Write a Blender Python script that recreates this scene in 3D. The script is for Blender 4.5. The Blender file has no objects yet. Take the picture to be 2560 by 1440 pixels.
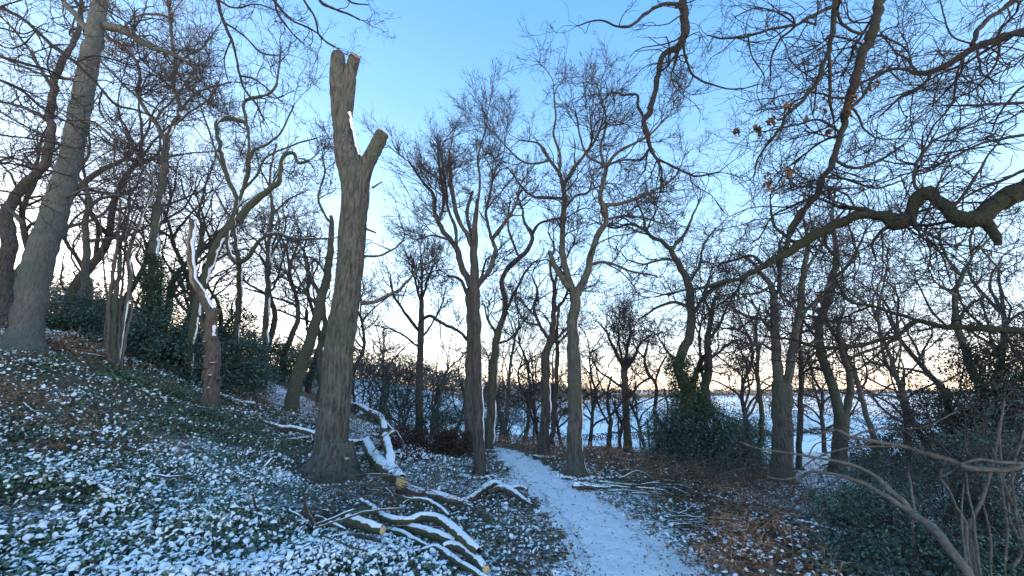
import bpy, math, random
import numpy as np
from math import radians, sin, cos, pi

sc = bpy.context.scene
rng = np.random.default_rng(11)
random.seed(5)
PITCH = radians(14.8)
CP, SP = cos(PITCH), sin(PITCH)
CAM_H = 1.6

# ---------------- camera, sky, sun, exposure ----------------
cam = bpy.data.cameras.new('camera')
cam.sensor_width = 36.0
cam.lens = 36.0 * 1000.0 / 2560.0
cam.clip_start = 0.05
cam.clip_end = 6000.0
camo = bpy.data.objects.new('camera', cam)
sc.collection.objects.link(camo)
camo.location = (0, 0, CAM_H)
camo.rotation_euler = (radians(90) + PITCH, 0, 0)
sc.camera = camo

SUN_EL = radians(3.5)
SUN_AZ = radians(-50)          # to the left of the view direction (+Y)
w = bpy.data.worlds.new('World')
sc.world = w
w.use_nodes = True
nt = w.node_tree
for n in list(nt.nodes):
    nt.nodes.remove(n)
out = nt.nodes.new('ShaderNodeOutputWorld')
bg = nt.nodes.new('ShaderNodeBackground')
sky = nt.nodes.new('ShaderNodeTexSky')
sky.sky_type = 'NISHITA'
sky.sun_disc = False
sky.sun_elevation = SUN_EL
sky.sun_rotation = SUN_AZ
sky.air_density = 1.0
sky.dust_density = 0.6
sky.ozone_density = 1.6
SKY_STRENGTH = 0.15
EXPOSURE = 3.8
# thin whitish winter veil, stronger low in the sky, over the clear blue
tc = nt.nodes.new('ShaderNodeTexCoord')
sep = nt.nodes.new('ShaderNodeSeparateXYZ')
nt.links.new(tc.outputs['Generated'], sep.inputs[0])
ramp = nt.nodes.new('ShaderNodeValToRGB')
nt.links.new(sep.outputs['Z'], ramp.inputs[0])
SKY_RAMP = [(0.0, (1.75, 1.36, 1.10)), (0.045, (1.6, 1.40, 1.30)), (0.10, (0.95, 1.0, 1.2)), (0.2, (0.46, 0.66, 0.95)), (0.39, (0.24, 0.43, 0.70)), (0.60, (0.10, 0.27, 0.57)), (0.77, (0.045, 0.205, 0.52)), (1.0, (0.04, 0.19, 0.50))]
el = ramp.color_ramp.elements
while len(el) < len(SKY_RAMP):
    el.new(0.5)
for e_, (p_, c_) in zip(el, SKY_RAMP):
    e_.position = p_
    e_.color = (c_[0] / 3, c_[1] / 3, c_[2] / 3, 1)
mul = nt.nodes.new('ShaderNodeVectorMath'); mul.operation = 'SCALE'
mul.inputs['Scale'].default_value = 3.0 * 1.0
nt.links.new(ramp.outputs[0], mul.inputs[0])
mix = nt.nodes.new('ShaderNodeMix'); mix.data_type = 'RGBA'
mix.inputs[0].default_value = 0.8
nt.links.new(sky.outputs[0], mix.inputs[6])
nt.links.new(mul.outputs[0], mix.inputs[7])
nt.links.new(mix.outputs[2], bg.inputs[0])
bg.inputs[1].default_value = SKY_STRENGTH
nt.links.new(bg.outputs[0], out.inputs[0])

sl = bpy.data.lights.new('sun', 'SUN')
sl.energy = 2.0
sl.angle = radians(0.5)
sl.color = (1.0, 0.72, 0.5)
so = bpy.data.objects.new('sun', sl)
sc.collection.objects.link(so)
from mathutils import Vector
sd = Vector((sin(SUN_AZ) * cos(SUN_EL), cos(SUN_AZ) * cos(SUN_EL), sin(SUN_EL)))
so.rotation_euler = (-sd).to_track_quat('-Z', 'Y').to_euler()
so.location = (-30, 20, 30)

sc.view_settings.view_transform = 'Standard'
sc.view_settings.look = 'None'
sc.view_settings.gamma = 1.0
sc.view_settings.exposure = EXPOSURE
sc.view_settings.use_curve_mapping = False
sc.render.engine = 'CYCLES'
sc.cycles.max_bounces = 5
sc.cycles.diffuse_bounces = 4
sc.cycles.use_denoising = True

# ---------------- small helpers ----------------
def tag(o, label=None, cat=None, group=None, kind=None):
    if label: o['label'] = label
    if cat: o['category'] = cat
    if group: o['group'] = group
    if kind: o['kind'] = kind
    return o

def empty(name, loc, label, cat, group=None):
    o = bpy.data.objects.new(name, None)
    sc.collection.objects.link(o)
    o.location = tuple(float(c) for c in loc)
    o.empty_display_size = 0.2
    return tag(o, label, cat, group)

def mesh_data(name, V, quads=None, tris=None, smooth=True, attrs=None):
    me = bpy.data.meshes.new(name)
    V = np.asarray(V, dtype=np.float32).reshape(-1, 3)
    q = np.zeros((0, 4), np.int32) if quads is None else np.asarray(quads, np.int32).reshape(-1, 4)
    t = np.zeros((0, 3), np.int32) if tris is None else np.asarray(tris, np.int32).reshape(-1, 3)
    me.vertices.add(len(V))
    me.vertices.foreach_set('co', V.ravel())
    li = np.concatenate([q.ravel(), t.ravel()])
    me.loops.add(len(li))
    me.loops.foreach_set('vertex_index', li)
    nq, nt_ = len(q), len(t)
    starts = np.concatenate([np.arange(nq) * 4, nq * 4 + np.arange(nt_) * 3]).astype(np.int32)
    me.polygons.add(nq + nt_)
    me.polygons.foreach_set('loop_start', starts)
    me.update(calc_edges=True)
    if smooth:
        me.polygons.foreach_set('use_smooth', np.ones(nq + nt_, dtype=bool))
    if attrs:
        for k, a in attrs.items():
            at_ = me.attributes.new(k, 'FLOAT', 'POINT')
            at_.data.foreach_set('value', np.asarray(a, np.float32))
    return me

def add(name, me, mat, parent=None, loc=None):
    o = bpy.data.objects.new(name, me)
    sc.collection.objects.link(o)
    if mat is not None and len(me.materials) == 0:
        me.materials.append(mat)
    if parent is not None:
        o.parent = parent
    if loc is not None:
        o.location = tuple(float(c) for c in loc)
    return o

def ray(u, v):
    a = (np.asarray(u, float) - 1280) / 1000
    b = (720 - np.asarray(v, float)) / 1000
    return a, CP - b * SP, SP + b * CP

def at(u, v, Y):
    a, y, z = ray(u, v)
    s = Y / y
    return np.stack([a * s, y * s, CAM_H + z * s], -1)

def norm(a):
    return a / np.maximum(np.linalg.norm(a, axis=-1, keepdims=True), 1e-9)

def ss(t):
    t = np.clip(t, 0, 1)
    return t * t * (3 - 2 * t)

def _h(i, j, k):
    n = (i * 374761393 + j * 668265263 + k * 2147483647 + 1013904223) & 0xffffffff
    n = ((n ^ (n >> 13)) * 1274126177) & 0xffffffff
    n = n ^ (n >> 16)
    return (n & 0xffff) / 65535.0

def noise3(x, y, z=0.0, seed=0):
    x, y, z = np.broadcast_arrays(np.asarray(x, float), np.asarray(y, float), np.asarray(z, float))
    i, j, k = np.floor(x).astype(np.int64), np.floor(y).astype(np.int64), np.floor(z).astype(np.int64)
    fx, fy, fz = x - i, y - j, z - k
    fx, fy, fz = fx * fx * (3 - 2 * fx), fy * fy * (3 - 2 * fy), fz * fz * (3 - 2 * fz)
    k = k + seed * 57
    r = 0
    for a in (0, 1):
        for b in (0, 1):
            for c in (0, 1):
                r = r + _h(i + a, j + b, k + c) * (fx if a else 1 - fx) * (fy if b else 1 - fy) * (fz if c else 1 - fz)
    return r

def fbm(x, y, z=0.0, seed=0, o=3):
    s, a, t = 0, 1.0, 0
    for q in range(o):
        s = s + a * noise3(np.asarray(x) * 2 ** q, np.asarray(y) * 2 ** q, np.asarray(z) * 2 ** q, seed + q)
        t += a
        a *= 0.5
    return s / t
# ---------------- materials ----------------
def new_mat(name):
    m = bpy.data.materials.new(name)
    m.use_nodes = True
    t = m.node_tree
    b = t.nodes['Principled BSDF']
    return m, t, b

def N(t, kind, **kw):
    n = t.nodes.new(kind)
    for k, v in kw.items():
        if k in ('operation', 'data_type', 'blend_type', 'attribute_name', 'noise_dimensions', 'feature', 'distance', 'interpolation_type', 'voronoi_dimensions'):
            setattr(n, k, v)
        else:
            n.inputs[k].default_value = v
    return n

def noise_node(t, co, scale, detail=4, rough=0.6, stretch=None):
    if stretch:
        mp = t.nodes.new('ShaderNodeMapping')
        mp.inputs['Scale'].default_value = stretch
        t.links.new(co, mp.inputs[0]); co = mp.outputs[0]
    n = t.nodes.new('ShaderNodeTexNoise')
    n.inputs['Scale'].default_value = scale
    n.inputs['Detail'].default_value = detail
    n.inputs['Roughness'].default_value = rough
    t.links.new(co, n.inputs['Vector'])
    return n.outputs['Fac']

def rampc(t, fac, stops):
    r = t.nodes.new('ShaderNodeValToRGB')
    el = r.color_ramp.elements
    while len(el) < len(stops): el.new(0.5)
    for e, (p, c) in zip(el, stops):
        e.position = p
        e.color = (*c, 1) if not isinstance(c, float) else (c, c, c, 1)
    t.links.new(fac, r.inputs[0])
    return r.outputs[0]

def mixc(t, fac, a, b):
    m = t.nodes.new('ShaderNodeMix'); m.data_type = 'RGBA'
    for val, idx in ((fac, 0), (a, 6), (b, 7)):
        if isinstance(val, (tuple, float, int)):
            m.inputs[idx].default_value = (*val, 1) if isinstance(val, tuple) else val
        else:
            t.links.new(val, m.inputs[idx])
    return m.outputs[2]

def math_(t, op, a, b=None, clamp=False):
    m = t.nodes.new('ShaderNodeMath'); m.operation = op; m.use_clamp = clamp
    for i, v in enumerate((a, b)):
        if v is None: continue
        if isinstance(v, (int, float)): m.inputs[i].default_value = v
        else: t.links.new(v, m.inputs[i])
    return m.outputs[0]

def bump(t, b, h, strength, dist):
    n = t.nodes.new('ShaderNodeBump')
    n.inputs['Strength'].default_value = strength
    n.inputs['Distance'].default_value = dist
    t.links.new(h, n.inputs['Height'])
    t.links.new(n.outputs[0], b.inputs['Normal'])

def objco(t):
    return t.nodes.new('ShaderNodeTexCoord').outputs['Object']

def bark_mat(name, dark, mid, green, gamt=0.5, ridged=True, strength=0.9, scale=1.0):
    m, t, b = new_mat(name)
    co = objco(t)
    if ridged:
        f = noise_node(t, co, 22 * scale, 5, 0.65, (1, 1, 0.16))
    else:
        f = noise_node(t, co, 14 * scale, 5, 0.65, (1, 1, 1.3))
    g = noise_node(t, co, 1.3, 3, 0.6)
    h = noise_node(t, co, 5, 4, 0.7)
    base = rampc(t, f, [(0.34, dark), (0.62, mid)])
    gm = rampc(t, g, [(0.42, 0.0), (0.66, gamt)])
    col = mixc(t, gm, base, green)
    lich = rampc(t, h, [(0.55, 0.0), (0.75, 0.35)])
    col = mixc(t, lich, col, (mid[0] * 1.5, mid[1] * 1.55, mid[2] * 1.5))
    t.links.new(col, b.inputs['Base Color'])
    b.inputs['Roughness'].default_value = 0.9
    b.inputs['Specular IOR Level'].default_value = 0.2
    bump(t, b, f, strength, 0.03)
    return m

M = {}
M['bark_main'] = bark_mat('ridged_oak_bark', (0.022, 0.020, 0.019), (0.15, 0.14, 0.122), (0.075, 0.10, 0.072), 0.6, True, 1.0, 1.0)
M['bark'] = bark_mat('oak_bark', (0.035, 0.032, 0.030), (0.125, 0.115, 0.10), (0.07, 0.088, 0.058), 0.7)
M['bark_dark'] = bark_mat('dark_bark', (0.025, 0.022, 0.022), (0.10, 0.085, 0.08), (0.05, 0.062, 0.042), 0.5)
M['bark_grey'] = bark_mat('smooth_grey_bark', (0.06, 0.058, 0.056), (0.15, 0.145, 0.135), (0.065, 0.095, 0.08), 0.8, True, 0.9, 1.6)
M['bark_green'] = bark_mat('mossy_bark', (0.035, 0.037, 0.030), (0.11, 0.112, 0.085), (0.055, 0.078, 0.045), 0.7, False, 0.9, 2.0)
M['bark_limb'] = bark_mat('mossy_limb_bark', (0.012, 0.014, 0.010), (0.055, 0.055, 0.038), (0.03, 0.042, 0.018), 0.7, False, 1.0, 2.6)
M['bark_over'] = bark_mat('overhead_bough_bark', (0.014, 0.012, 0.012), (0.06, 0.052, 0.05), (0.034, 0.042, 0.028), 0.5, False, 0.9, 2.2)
M['bark_log'] = bark_mat('felled_bark', (0.05, 0.045, 0.034), (0.12, 0.105, 0.075), (0.07, 0.085, 0.035), 0.7, False, 0.7, 1.6)
M['bark_brown'] = bark_mat('dead_wood_bark', (0.045, 0.034, 0.028), (0.17, 0.135, 0.11), (0.08, 0.08, 0.06), 0.5)

def plain(name, c1, c2, scale=8, rough=0.85, spec=0.2, attr=None, trans=0.0):
    m, t, b = new_mat(name)
    if attr:
        a = t.nodes.new('ShaderNodeAttribute'); a.attribute_name = attr
        f = a.outputs['Fac']
    else:
        f = noise_node(t, objco(t), scale, 3)
    if isinstance(c1, list):
        col = rampc(t, f, c1)
    else:
        col = rampc(t, f, [(0.3, c1), (0.7, c2)])
    t.links.new(col, b.inputs['Base Color'])
    b.inputs['Roughness'].default_value = rough
    b.inputs['Specular IOR Level'].default_value = spec
    return m

M['twig'] = plain('twig_bark', (0.034, 0.030, 0.032), (0.085, 0.074, 0.072), 3, 0.8)
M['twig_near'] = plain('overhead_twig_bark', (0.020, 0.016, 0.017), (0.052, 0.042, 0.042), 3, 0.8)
M['twig_brown'] = plain('brush_twig_bark', (0.06, 0.045, 0.032), (0.15, 0.12, 0.085), 5, 0.85)
M['hazel'] = plain('pale_hazel_bark', (0.065, 0.06, 0.05), (0.16, 0.145, 0.12), 30, 0.7)
M['leaf_bramble'] = plain('bramble_leaf', [(0.0, (0.045, 0.08, 0.052)), (0.45, (0.11, 0.17, 0.105)), (0.8, (0.17, 0.22, 0.12)), (0.93, (0.16, 0.13, 0.05)), (1.0, (0.14, 0.06, 0.03))], None, attr='tint', rough=0.45, spec=0.4)
M['leaf_holly'] = plain('holly_leaf', [(0.0, (0.035, 0.065, 0.05)), (0.6, (0.075, 0.135, 0.10)), (1.0, (0.14, 0.21, 0.14))], None, attr='tint', rough=0.35, spec=0.5)
M['leaf_ivy'] = plain('ivy_leaf', [(0.0, (0.012, 0.03, 0.014)), (0.6, (0.03, 0.07, 0.03)), (1.0, (0.06, 0.11, 0.04))], None, attr='tint', rough=0.4, spec=0.45)
M['leaf_privet'] = plain('small_dark_leaf', [(0.0, (0.012, 0.022, 0.014)), (0.5, (0.03, 0.05, 0.03)), (1.0, (0.075, 0.06, 0.045))], None, attr='tint', rough=0.5, spec=0.3)
M['bracken'] = plain('dead_bracken', [(0.0, (0.12, 0.06, 0.04)), (0.5, (0.34, 0.18, 0.11)), (1.0, (0.54, 0.38, 0.27))], None, attr='tint', rough=0.9, spec=0.1)
M['litter'] = plain('fallen_leaf', [(0.0, (0.07, 0.05, 0.04)), (0.5, (0.20, 0.135, 0.09)), (1.0, (0.38, 0.27, 0.18))], None, attr='tint', rough=0.85, spec=0.15)
M['beech_leaf'] = plain('dark_dead_leaf', [(0.0, (0.03, 0.016, 0.014)), (0.6, (0.085, 0.045, 0.035)), (1.0, (0.17, 0.095, 0.06))], None, attr='tint', rough=0.8, spec=0.2)
M['oak_leaf'] = plain('withered_oak_leaf', (0.07, 0.04, 0.025), (0.20, 0.13, 0.08), 20, 0.8)

def snow_mat(name='snow', bs=40):
    m, t, b = new_mat(name)
    co = objco(t)
    n = noise_node(t, co, bs, 4)
    col = rampc(t, n, [(0.25, (0.78, 0.80, 0.83)), (0.6, (0.90, 0.91, 0.92))])
    t.links.new(col, b.inputs['Base Color'])
    b.inputs['Roughness'].default_value = 0.75
    b.inputs['Specular IOR Level'].default_value = 0.25
    bump(t, b, n, 0.5, 0.01)
    return m
M['snow'] = snow_mat()

def cut_mat():
    m, t, b = new_mat('sawn_wood')
    co = objco(t)
    L = t.nodes.new('ShaderNodeVectorMath'); L.operation = 'LENGTH'
    t.links.new(co, L.inputs[0])
    nz = noise_node(t, co, 18, 3)
    r = math_(t, 'ADD', L.outputs['Value'], math_(t, 'MULTIPLY', nz, 0.02))
    s = math_(t, 'SINE', math_(t, 'MULTIPLY', r, 420.0))
    f = math_(t, 'ADD', math_(t, 'MULTIPLY', s, 0.12), math_(t, 'ADD', math_(t, 'MULTIPLY', nz, 0.8), 0.1))
    col = rampc(t, f, [(0.2, (0.36, 0.22, 0.11)), (0.5, (0.58, 0.41, 0.23)), (0.8, (0.70, 0.55, 0.36))])
    t.links.new(col, b.inputs['Base Color'])
    b.inputs['Roughness'].default_value = 0.8
    return m
M['cut'] = cut_mat()
M['torn'] = plain('torn_pale_wood', (0.18, 0.14, 0.10), (0.40, 0.32, 0.24), 30, 0.85)

def ground_mat(name, path=False):
    m, t, b = new_mat(name)
    co = objco(t)
    a = t.nodes.new('ShaderNodeAttribute'); a.attribute_name = 'snow'
    n1 = noise_node(t, co, 26, 5, 0.7)
    n2 = noise_node(t, co, 5.5, 4, 0.6)
    n3 = noise_node(t, co, 1.2, 3, 0.6)
    s = math_(t, 'ADD', math_(t, 'MULTIPLY', n1, 0.6), math_(t, 'MULTIPLY', n2, 0.4))
    # snow where s > 1 - cover
    v = math_(t, 'ADD', s, math_(t, 'SUBTRACT', a.outputs['Fac'], 1.0))
    mask = rampc(t, math_(t, 'ADD', v, 0.5), [(0.485, 0.0), (0.525, 1.0)])
    lit = rampc(t, n1, [(0.3, (0.06, 0.045, 0.035)), (0.5, (0.15, 0.105, 0.075)), (0.7, (0.24, 0.17, 0.12))])
    grn = rampc(t, n1, [(0.3, (0.04, 0.055, 0.03)), (0.7, (0.10, 0.13, 0.07))])
    soil = mixc(t, rampc(t, n3, [(0.42, 0.0), (0.6, 0.7)]), lit, grn)
    snow = rampc(t, n1, [(0.3, (0.70, 0.73, 0.78)), (0.55, (0.90, 0.91, 0.92))])
    col = mixc(t, mask, soil, snow)
    t.links.new(col, b.inputs['Base Color'])
    b.inputs['Roughness'].default_value = 0.85
    b.inputs['Specular IOR Level'].default_value = 0.2
    h = math_(t, 'ADD', math_(t, 'MULTIPLY', mask, 0.25), math_(t, 'ADD', n1, math_(t, 'MULTIPLY', n2, 1.5)))
    bump(t, b, h, 1.0, 0.05 if path else 0.035)
    return m
M['ground'] = ground_mat('woodland_floor')
M['path'] = ground_mat('trodden_snow_path')

def field_mat():
    m, t, b = new_mat('snowy_pasture')
    co = objco(t)
    n1 = noise_node(t, co, 0.035, 5, 0.6)
    n2 = noise_node(t, co, 1.1, 5, 0.75, (1, 0.35, 1))
    n3 = noise_node(t, co, 0.010, 2, 0.5)
    snow = rampc(t, n2, [(0.3, (0.64, 0.70, 0.72)), (0.6, (0.86, 0.88, 0.90))])
    gr = (0.34, 0.42, 0.36)
    col = mixc(t, rampc(t, math_(t, 'ADD', math_(t, 'MULTIPLY', n1, 0.6), math_(t, 'MULTIPLY', n2, 0.4)), [(0.45, 0.0), (0.64, 0.75)]), snow, gr)
    t.links.new(col, b.inputs['Base Color'])
    b.inputs['Roughness'].default_value = 0.9
    return m
M['field'] = field_mat()
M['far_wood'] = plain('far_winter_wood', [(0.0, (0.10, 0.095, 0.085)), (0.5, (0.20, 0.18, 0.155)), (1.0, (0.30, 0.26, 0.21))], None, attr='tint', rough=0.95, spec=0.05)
M['hedge'] = plain('winter_hedge_twigs', [(0.0, (0.03, 0.024, 0.018)), (0.6, (0.08, 0.062, 0.045)), (1.0, (0.14, 0.11, 0.08))], None, attr='tint', rough=0.95, spec=0.05)
M['post'] = plain('weathered_post', (0.09, 0.075, 0.06), (0.18, 0.155, 0.125), 12, 0.9)
# ---------------- terrain ----------------
CTRL = [  # pixel, distance ahead in metres
 (1600,1440,4.15),(1530,1350,5.1),(1456,1275,6.1),(1361,1200,8.3),(1320,1162,10.0),(1252,1125,12.6),
 (1440,1190,8.8),(1197,1190,8.8),(1225,1120,12.8),(1175,1120,12.8),(1360,1140,11.6),(1570,1145,14.0),
 (830,1205,8.0),(300,1440,3.75),(0,1440,3.5),(300,1250,5.1),(300,1100,6.9),(150,1000,7.6),(60,850,9.2),(-150,900,7.5),(200,880,9.6),(330,940,10.2),
 (522,1028,10.2),(725,1028,13.0),(660,990,15.0),(600,1150,8.0),(930,1085,13.0),(1045,1082,17.0),
 (900,1440,3.95),(1200,1440,4.1),(950,1330,5.2),(1050,1240,7.0),(600,1330,4.6),
 (1950,1205,9.6),(2095,1185,11.0),(1715,1165,11.3),(1755,1160,12.5),(1895,1185,11.5),(2000,1180,12.0),(1684,1110,13.5),
 (2000,1440,4.3),(2400,1440,4.4),(2050,1330,5.8),(2300,1290,7.5),(2470,1210,9.0),(1750,1260,7.2),(2600,1440,4.4),
 (470,965,13.5),(592,900,14.5),(372,850,14.0),(190,855,14.0),(1500,1130,13.5),
]
cp = np.array([at(u, v, Y) for u, v, Y in CTRL])
XY, Z = cp[:, :2], cp[:, 2]
XY = np.vstack([XY, [(0, -3), (-6, -2), (6, -2), (-3, 1), (3, 1), (12, 3), (-12, 2)]])
Z = np.concatenate([Z, [0, .7, -.1, .25, 0, -.6, 1.9]])
_n = len(XY)
_D = np.linalg.norm(XY[:, None] - XY[None], axis=-1)
_A = np.zeros((_n + 3, _n + 3))
_A[:_n, :_n] = _D - 0.25 * np.eye(_n)
_A[:_n, _n] = 1; _A[:_n, _n + 1:] = XY
_A[_n, :_n] = 1; _A[_n + 1:, :_n] = XY.T
_W = np.linalg.solve(_A, np.concatenate([Z, [0, 0, 0]]))

def near_h(x, y):
    x = np.asarray(x, float); y = np.asarray(y, float)
    sh = x.shape
    x, y = x.ravel(), y.ravel()
    o = np.full(x.shape, _W[_n]) + _W[_n + 1] * x + _W[_n + 2] * y
    for i in range(_n):
        o = o + _W[i] * np.sqrt((x - XY[i, 0]) ** 2 + (y - XY[i, 1]) ** 2 + 0.09)
    return o.reshape(sh)

def far_h(x, y):
    v = -9.0 * ss((y - 11) / 38)
    v = v + np.clip(y - 95, 0, 400) * 0.013 + np.clip(y - 500, 0, 900) * 0.014
    s = (-x - 0.42 * y) / 60
    v = v + 19 * ss(s) + 3.0 * ss((-x - 2 - 0.1 * y) / 8)
    v = v + 13 * np.exp(-(((x + 75) / 48) ** 2 + ((y - 185) / 60) ** 2))
    v = v + 4.0 * (fbm(x / 160, y / 160, 3.0) - 0.5) * ss((y - 60) / 200)
    v = v - 2.0 * ss((x - 14) / 20) * (1 - ss((y - 13) / 48))
    return v

def gh(x, y):
    x = np.asarray(x, float); y = np.asarray(y, float)
    w_ = ss(np.maximum((y - 13.6) / (5.5 + 6.5 * ss(-(x + 1.5) / 4)), (np.abs(x) - 13) / 10))
    n_ = near_h(np.clip(x, -24, 24), np.clip(y, -5, 26))
    return n_ * (1 - w_) + far_h(x, y) * w_

_tm = np.concatenate([np.linspace(1.5, 30, 600), np.geomspace(30.2, 1500, 500)])
def gp(u, v, h=0.0):
    """where the sight line through a photo pixel meets the ground raised by h"""
    a, y, z = ray(u, v)
    xs_, ys_, zs_ = a / y * _tm, _tm, CAM_H + z / y * _tm
    d = zs_ - gh(xs_, ys_) - h
    k = np.argmax(d < 0)
    if d[k] >= 0: k = len(_tm) - 1
    if k == 0: return np.array([xs_[0], ys_[0], zs_[0]])
    f = d[k - 1] / (d[k - 1] - d[k] + 1e-9)
    Y = _tm[k - 1] + f * (_tm[k] - _tm[k - 1])
    return at(u, v, Y)

PATH_PX = [(1790, 1700), (1660, 1530), (1590, 1440), (1530, 1350), (1456, 1275), (1395, 1225), (1361, 1200), (1320, 1162), (1280, 1138), (1250, 1124)]
pc = np.array([gp(u, v)[:2] for u, v in PATH_PX])
pc = np.vstack([pc[0] + (pc[0] - pc[1]) * 1.5, pc, pc[-1] + [-1.6, 1.3], pc[-1] + [-4.0, 2.2], pc[-1] + [-7, 2.6]])

def catmull(P, step):
    P = np.asarray(P, float)
    if len(P) == 2:
        n = max(2, int(np.linalg.norm((P[1] - P[0])[:3]) / step) + 1)
        t = np.linspace(0, 1, n)[:, None]
        return P[0] * (1 - t) + P[1] * t
    Q = np.vstack([2 * P[0] - P[1], P, 2 * P[-1] - P[-2]])
    o = []
    for i in range(1, len(Q) - 2):
        n = max(1, int(np.ceil(np.linalg.norm((Q[i + 1] - Q[i])[:3]) / step)))
        t = (np.arange(n) / n)[:, None]
        a, b, c, d = Q[i - 1], Q[i], Q[i + 1], Q[i + 2]
        o.append(0.5 * (2 * b + (c - a) * t + (2 * a - 5 * b + 4 * c - d) * t ** 2 + (3 * b - a - 3 * c + d) * t ** 3))
    o.append(Q[-2][None])
    return np.vstack(o)

PC = catmull(np.c_[pc, np.zeros(len(pc))], 0.12)[:, :2]
PCF = catmull(np.c_[pc, np.zeros(len(pc))], 0.045)[:, :2]
def path_dist(x, y):
    x = np.asarray(x, float); y = np.asarray(y, float)
    d = np.full(x.shape, 1e9)
    for i in range(0, len(PC), 2):
        d = np.minimum(d, (x - PC[i, 0]) ** 2 + (y - PC[i, 1]) ** 2)
    return np.sqrt(d)
def side(x, y):
    """>0 on the right of the path"""
    px = np.interp(y, PC[:, 1], PC[:, 0])
    return x - px

def patch(x, y, cx, cy, r):
    return np.exp(-(((x - cx) ** 2 + (y - cy) ** 2) / (r * r)))

_r = np.concatenate([[2.5, 3.5, 4.5], np.geomspace(5.2, 30, 190), np.geomspace(30.9, 1700, 80)])
_t = np.linspace(-1.75, 1.75, 310)
gy = (_r - 6.0)[:, None] + 0 * _t[None]
gx = _r[:, None] * _t[None]
gz = gh(gx, gy)
pd = path_dist(np.clip(gx, -30, 30), np.clip(gy, -10, 40))
nearw = 1 - ss((gy - 16) / 10)
off = ss((pd - 0.4) / 0.35) * nearw
gz = gz + off * (0.09 * (fbm(gx * 1.6, gy * 1.6, 0, 1) - 0.45) + 0.05 * (fbm(gx * 6, gy * 6, 0, 5) - 0.5)) - 0.02 * (1 - off) * nearw
sd_ = side(gx, gy)
snowc = 0.42 + 0.22 * (fbm(gx * 0.5, gy * 0.5, 0, 9) - 0.5) * 2
snowc = np.where(sd_ < 0, snowc + 0.05, snowc + 0.06)
snowc = snowc + 0.09 * ss(1 - (pd - 0.5) / 2.4)
snowc = snowc - 0.45 * ss((-sd_ - 5.5) / 3) * 0.4
bx, by, _ = gp(1500, 1150)
snowc = snowc - 0.7 * patch(gx, gy, bx, by, 2.2) - 0.7 * patch(gx, gy, *gp(1360, 1125)[:2], 1.6) - 0.18 * patch(gx, gy, *gp(1850, 1290)[:2], 1.3) - 0.2 * patch(gx, gy, *gp(2000, 1380)[:2], 1.2)
snowc = np.where(gy > 15, snowc - 0.12 * ss((gy - 15) / 4), snowc)
snowc = snowc + 0.22 * ss((gx - 3.0) / 2) * ss((gy - 6) / 2) * (1 - ss((gy - 40) / 10))
snowc = snowc + 0.20 * patch(gx, gy, *gp(980, 1240)[:2], 1.0) + 0.12 * patch(gx, gy, *gp(1650, 1300)[:2], 0.9)
snowc = np.where(gy > 30, 0.33, snowc)
snowc = np.where(pd < 0.5, 0.66, snowc)

nr, nc = gx.shape
idx = np.arange(nr * nc).reshape(nr, nc)
quads = np.stack([idx[:-1, :-1], idx[:-1, 1:], idx[1:, 1:], idx[1:, :-1]], -1)
cx_ = (gx[:-1, :-1] + gx[1:, 1:]) / 2; cy_ = (gy[:-1, :-1] + gy[1:, 1:]) / 2
edge_y = 21 + 1.5 * np.sin(cx_ * 0.35) + 0.35 * np.clip(-cx_, 0, 80)
wood_mask = (cy_ < edge_y) | ((cx_ < -0.42 * cy_ + 2) & (cy_ < 190))
V = np.stack([gx, gy, gz], -1).reshape(-1, 3)
def sub_sheet(name, mask, mat):
    q = quads[mask]
    used, inv = np.unique(q, return_inverse=True)
    me = mesh_data(name, V[used], inv.reshape(-1, 4), attrs={'snow': snowc.ravel()[used]})
    o = add(name, me, mat)
    o['kind'] = 'structure'
    return o
sub_sheet('ground', wood_mask, M['ground'])
sub_sheet('snowy_field', ~wood_mask, M['field'])

# path: a sheet of its own over the floor
k = PCF
tng = norm(np.gradient(k, axis=0))
nrm = np.stack([tng[:, 1], -tng[:, 0]], -1)
off_ = np.linspace(-1, 1, 31)
hw = 0.385 + 0.10 * (fbm(np.arange(len(k)) * 0.08, 0.5, 0, 3) - 0.5)
wav = 0.16 * (fbm(np.arange(len(k))[:, None] * 0.2, np.sign(off_)[None] * 3, 0, 4, 3) - 0.5)
PX = k[:, None, 0] + nrm[:, None, 0] * off_[None] * (hw[:, None] + wav)
PY = k[:, None, 1] + nrm[:, None, 1] * off_[None] * (hw[:, None] + wav)
prof = np.where(np.abs(off_) > 0.95, -0.035, 0.012)
PZ = gh(PX, PY) + prof[None] - 0.012 + 0.022 * (fbm(PX * 5, PY * 5, 0, 8) - 0.5) * (np.abs(off_) < 0.95)[None]
pi_ = np.arange(PX.size).reshape(PX.shape)
pq = np.stack([pi_[:-1, :-1], pi_[:-1, 1:], pi_[1:, 1:], pi_[1:, :-1]], -1).reshape(-1, 4)
sn = 0.64 - 0.10 * np.abs(off_)[None] ** 3 + 0 * PX + 0.06 * (fbm(PX * 1.5, PY * 1.5, 0, 12) - 0.5)
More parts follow.
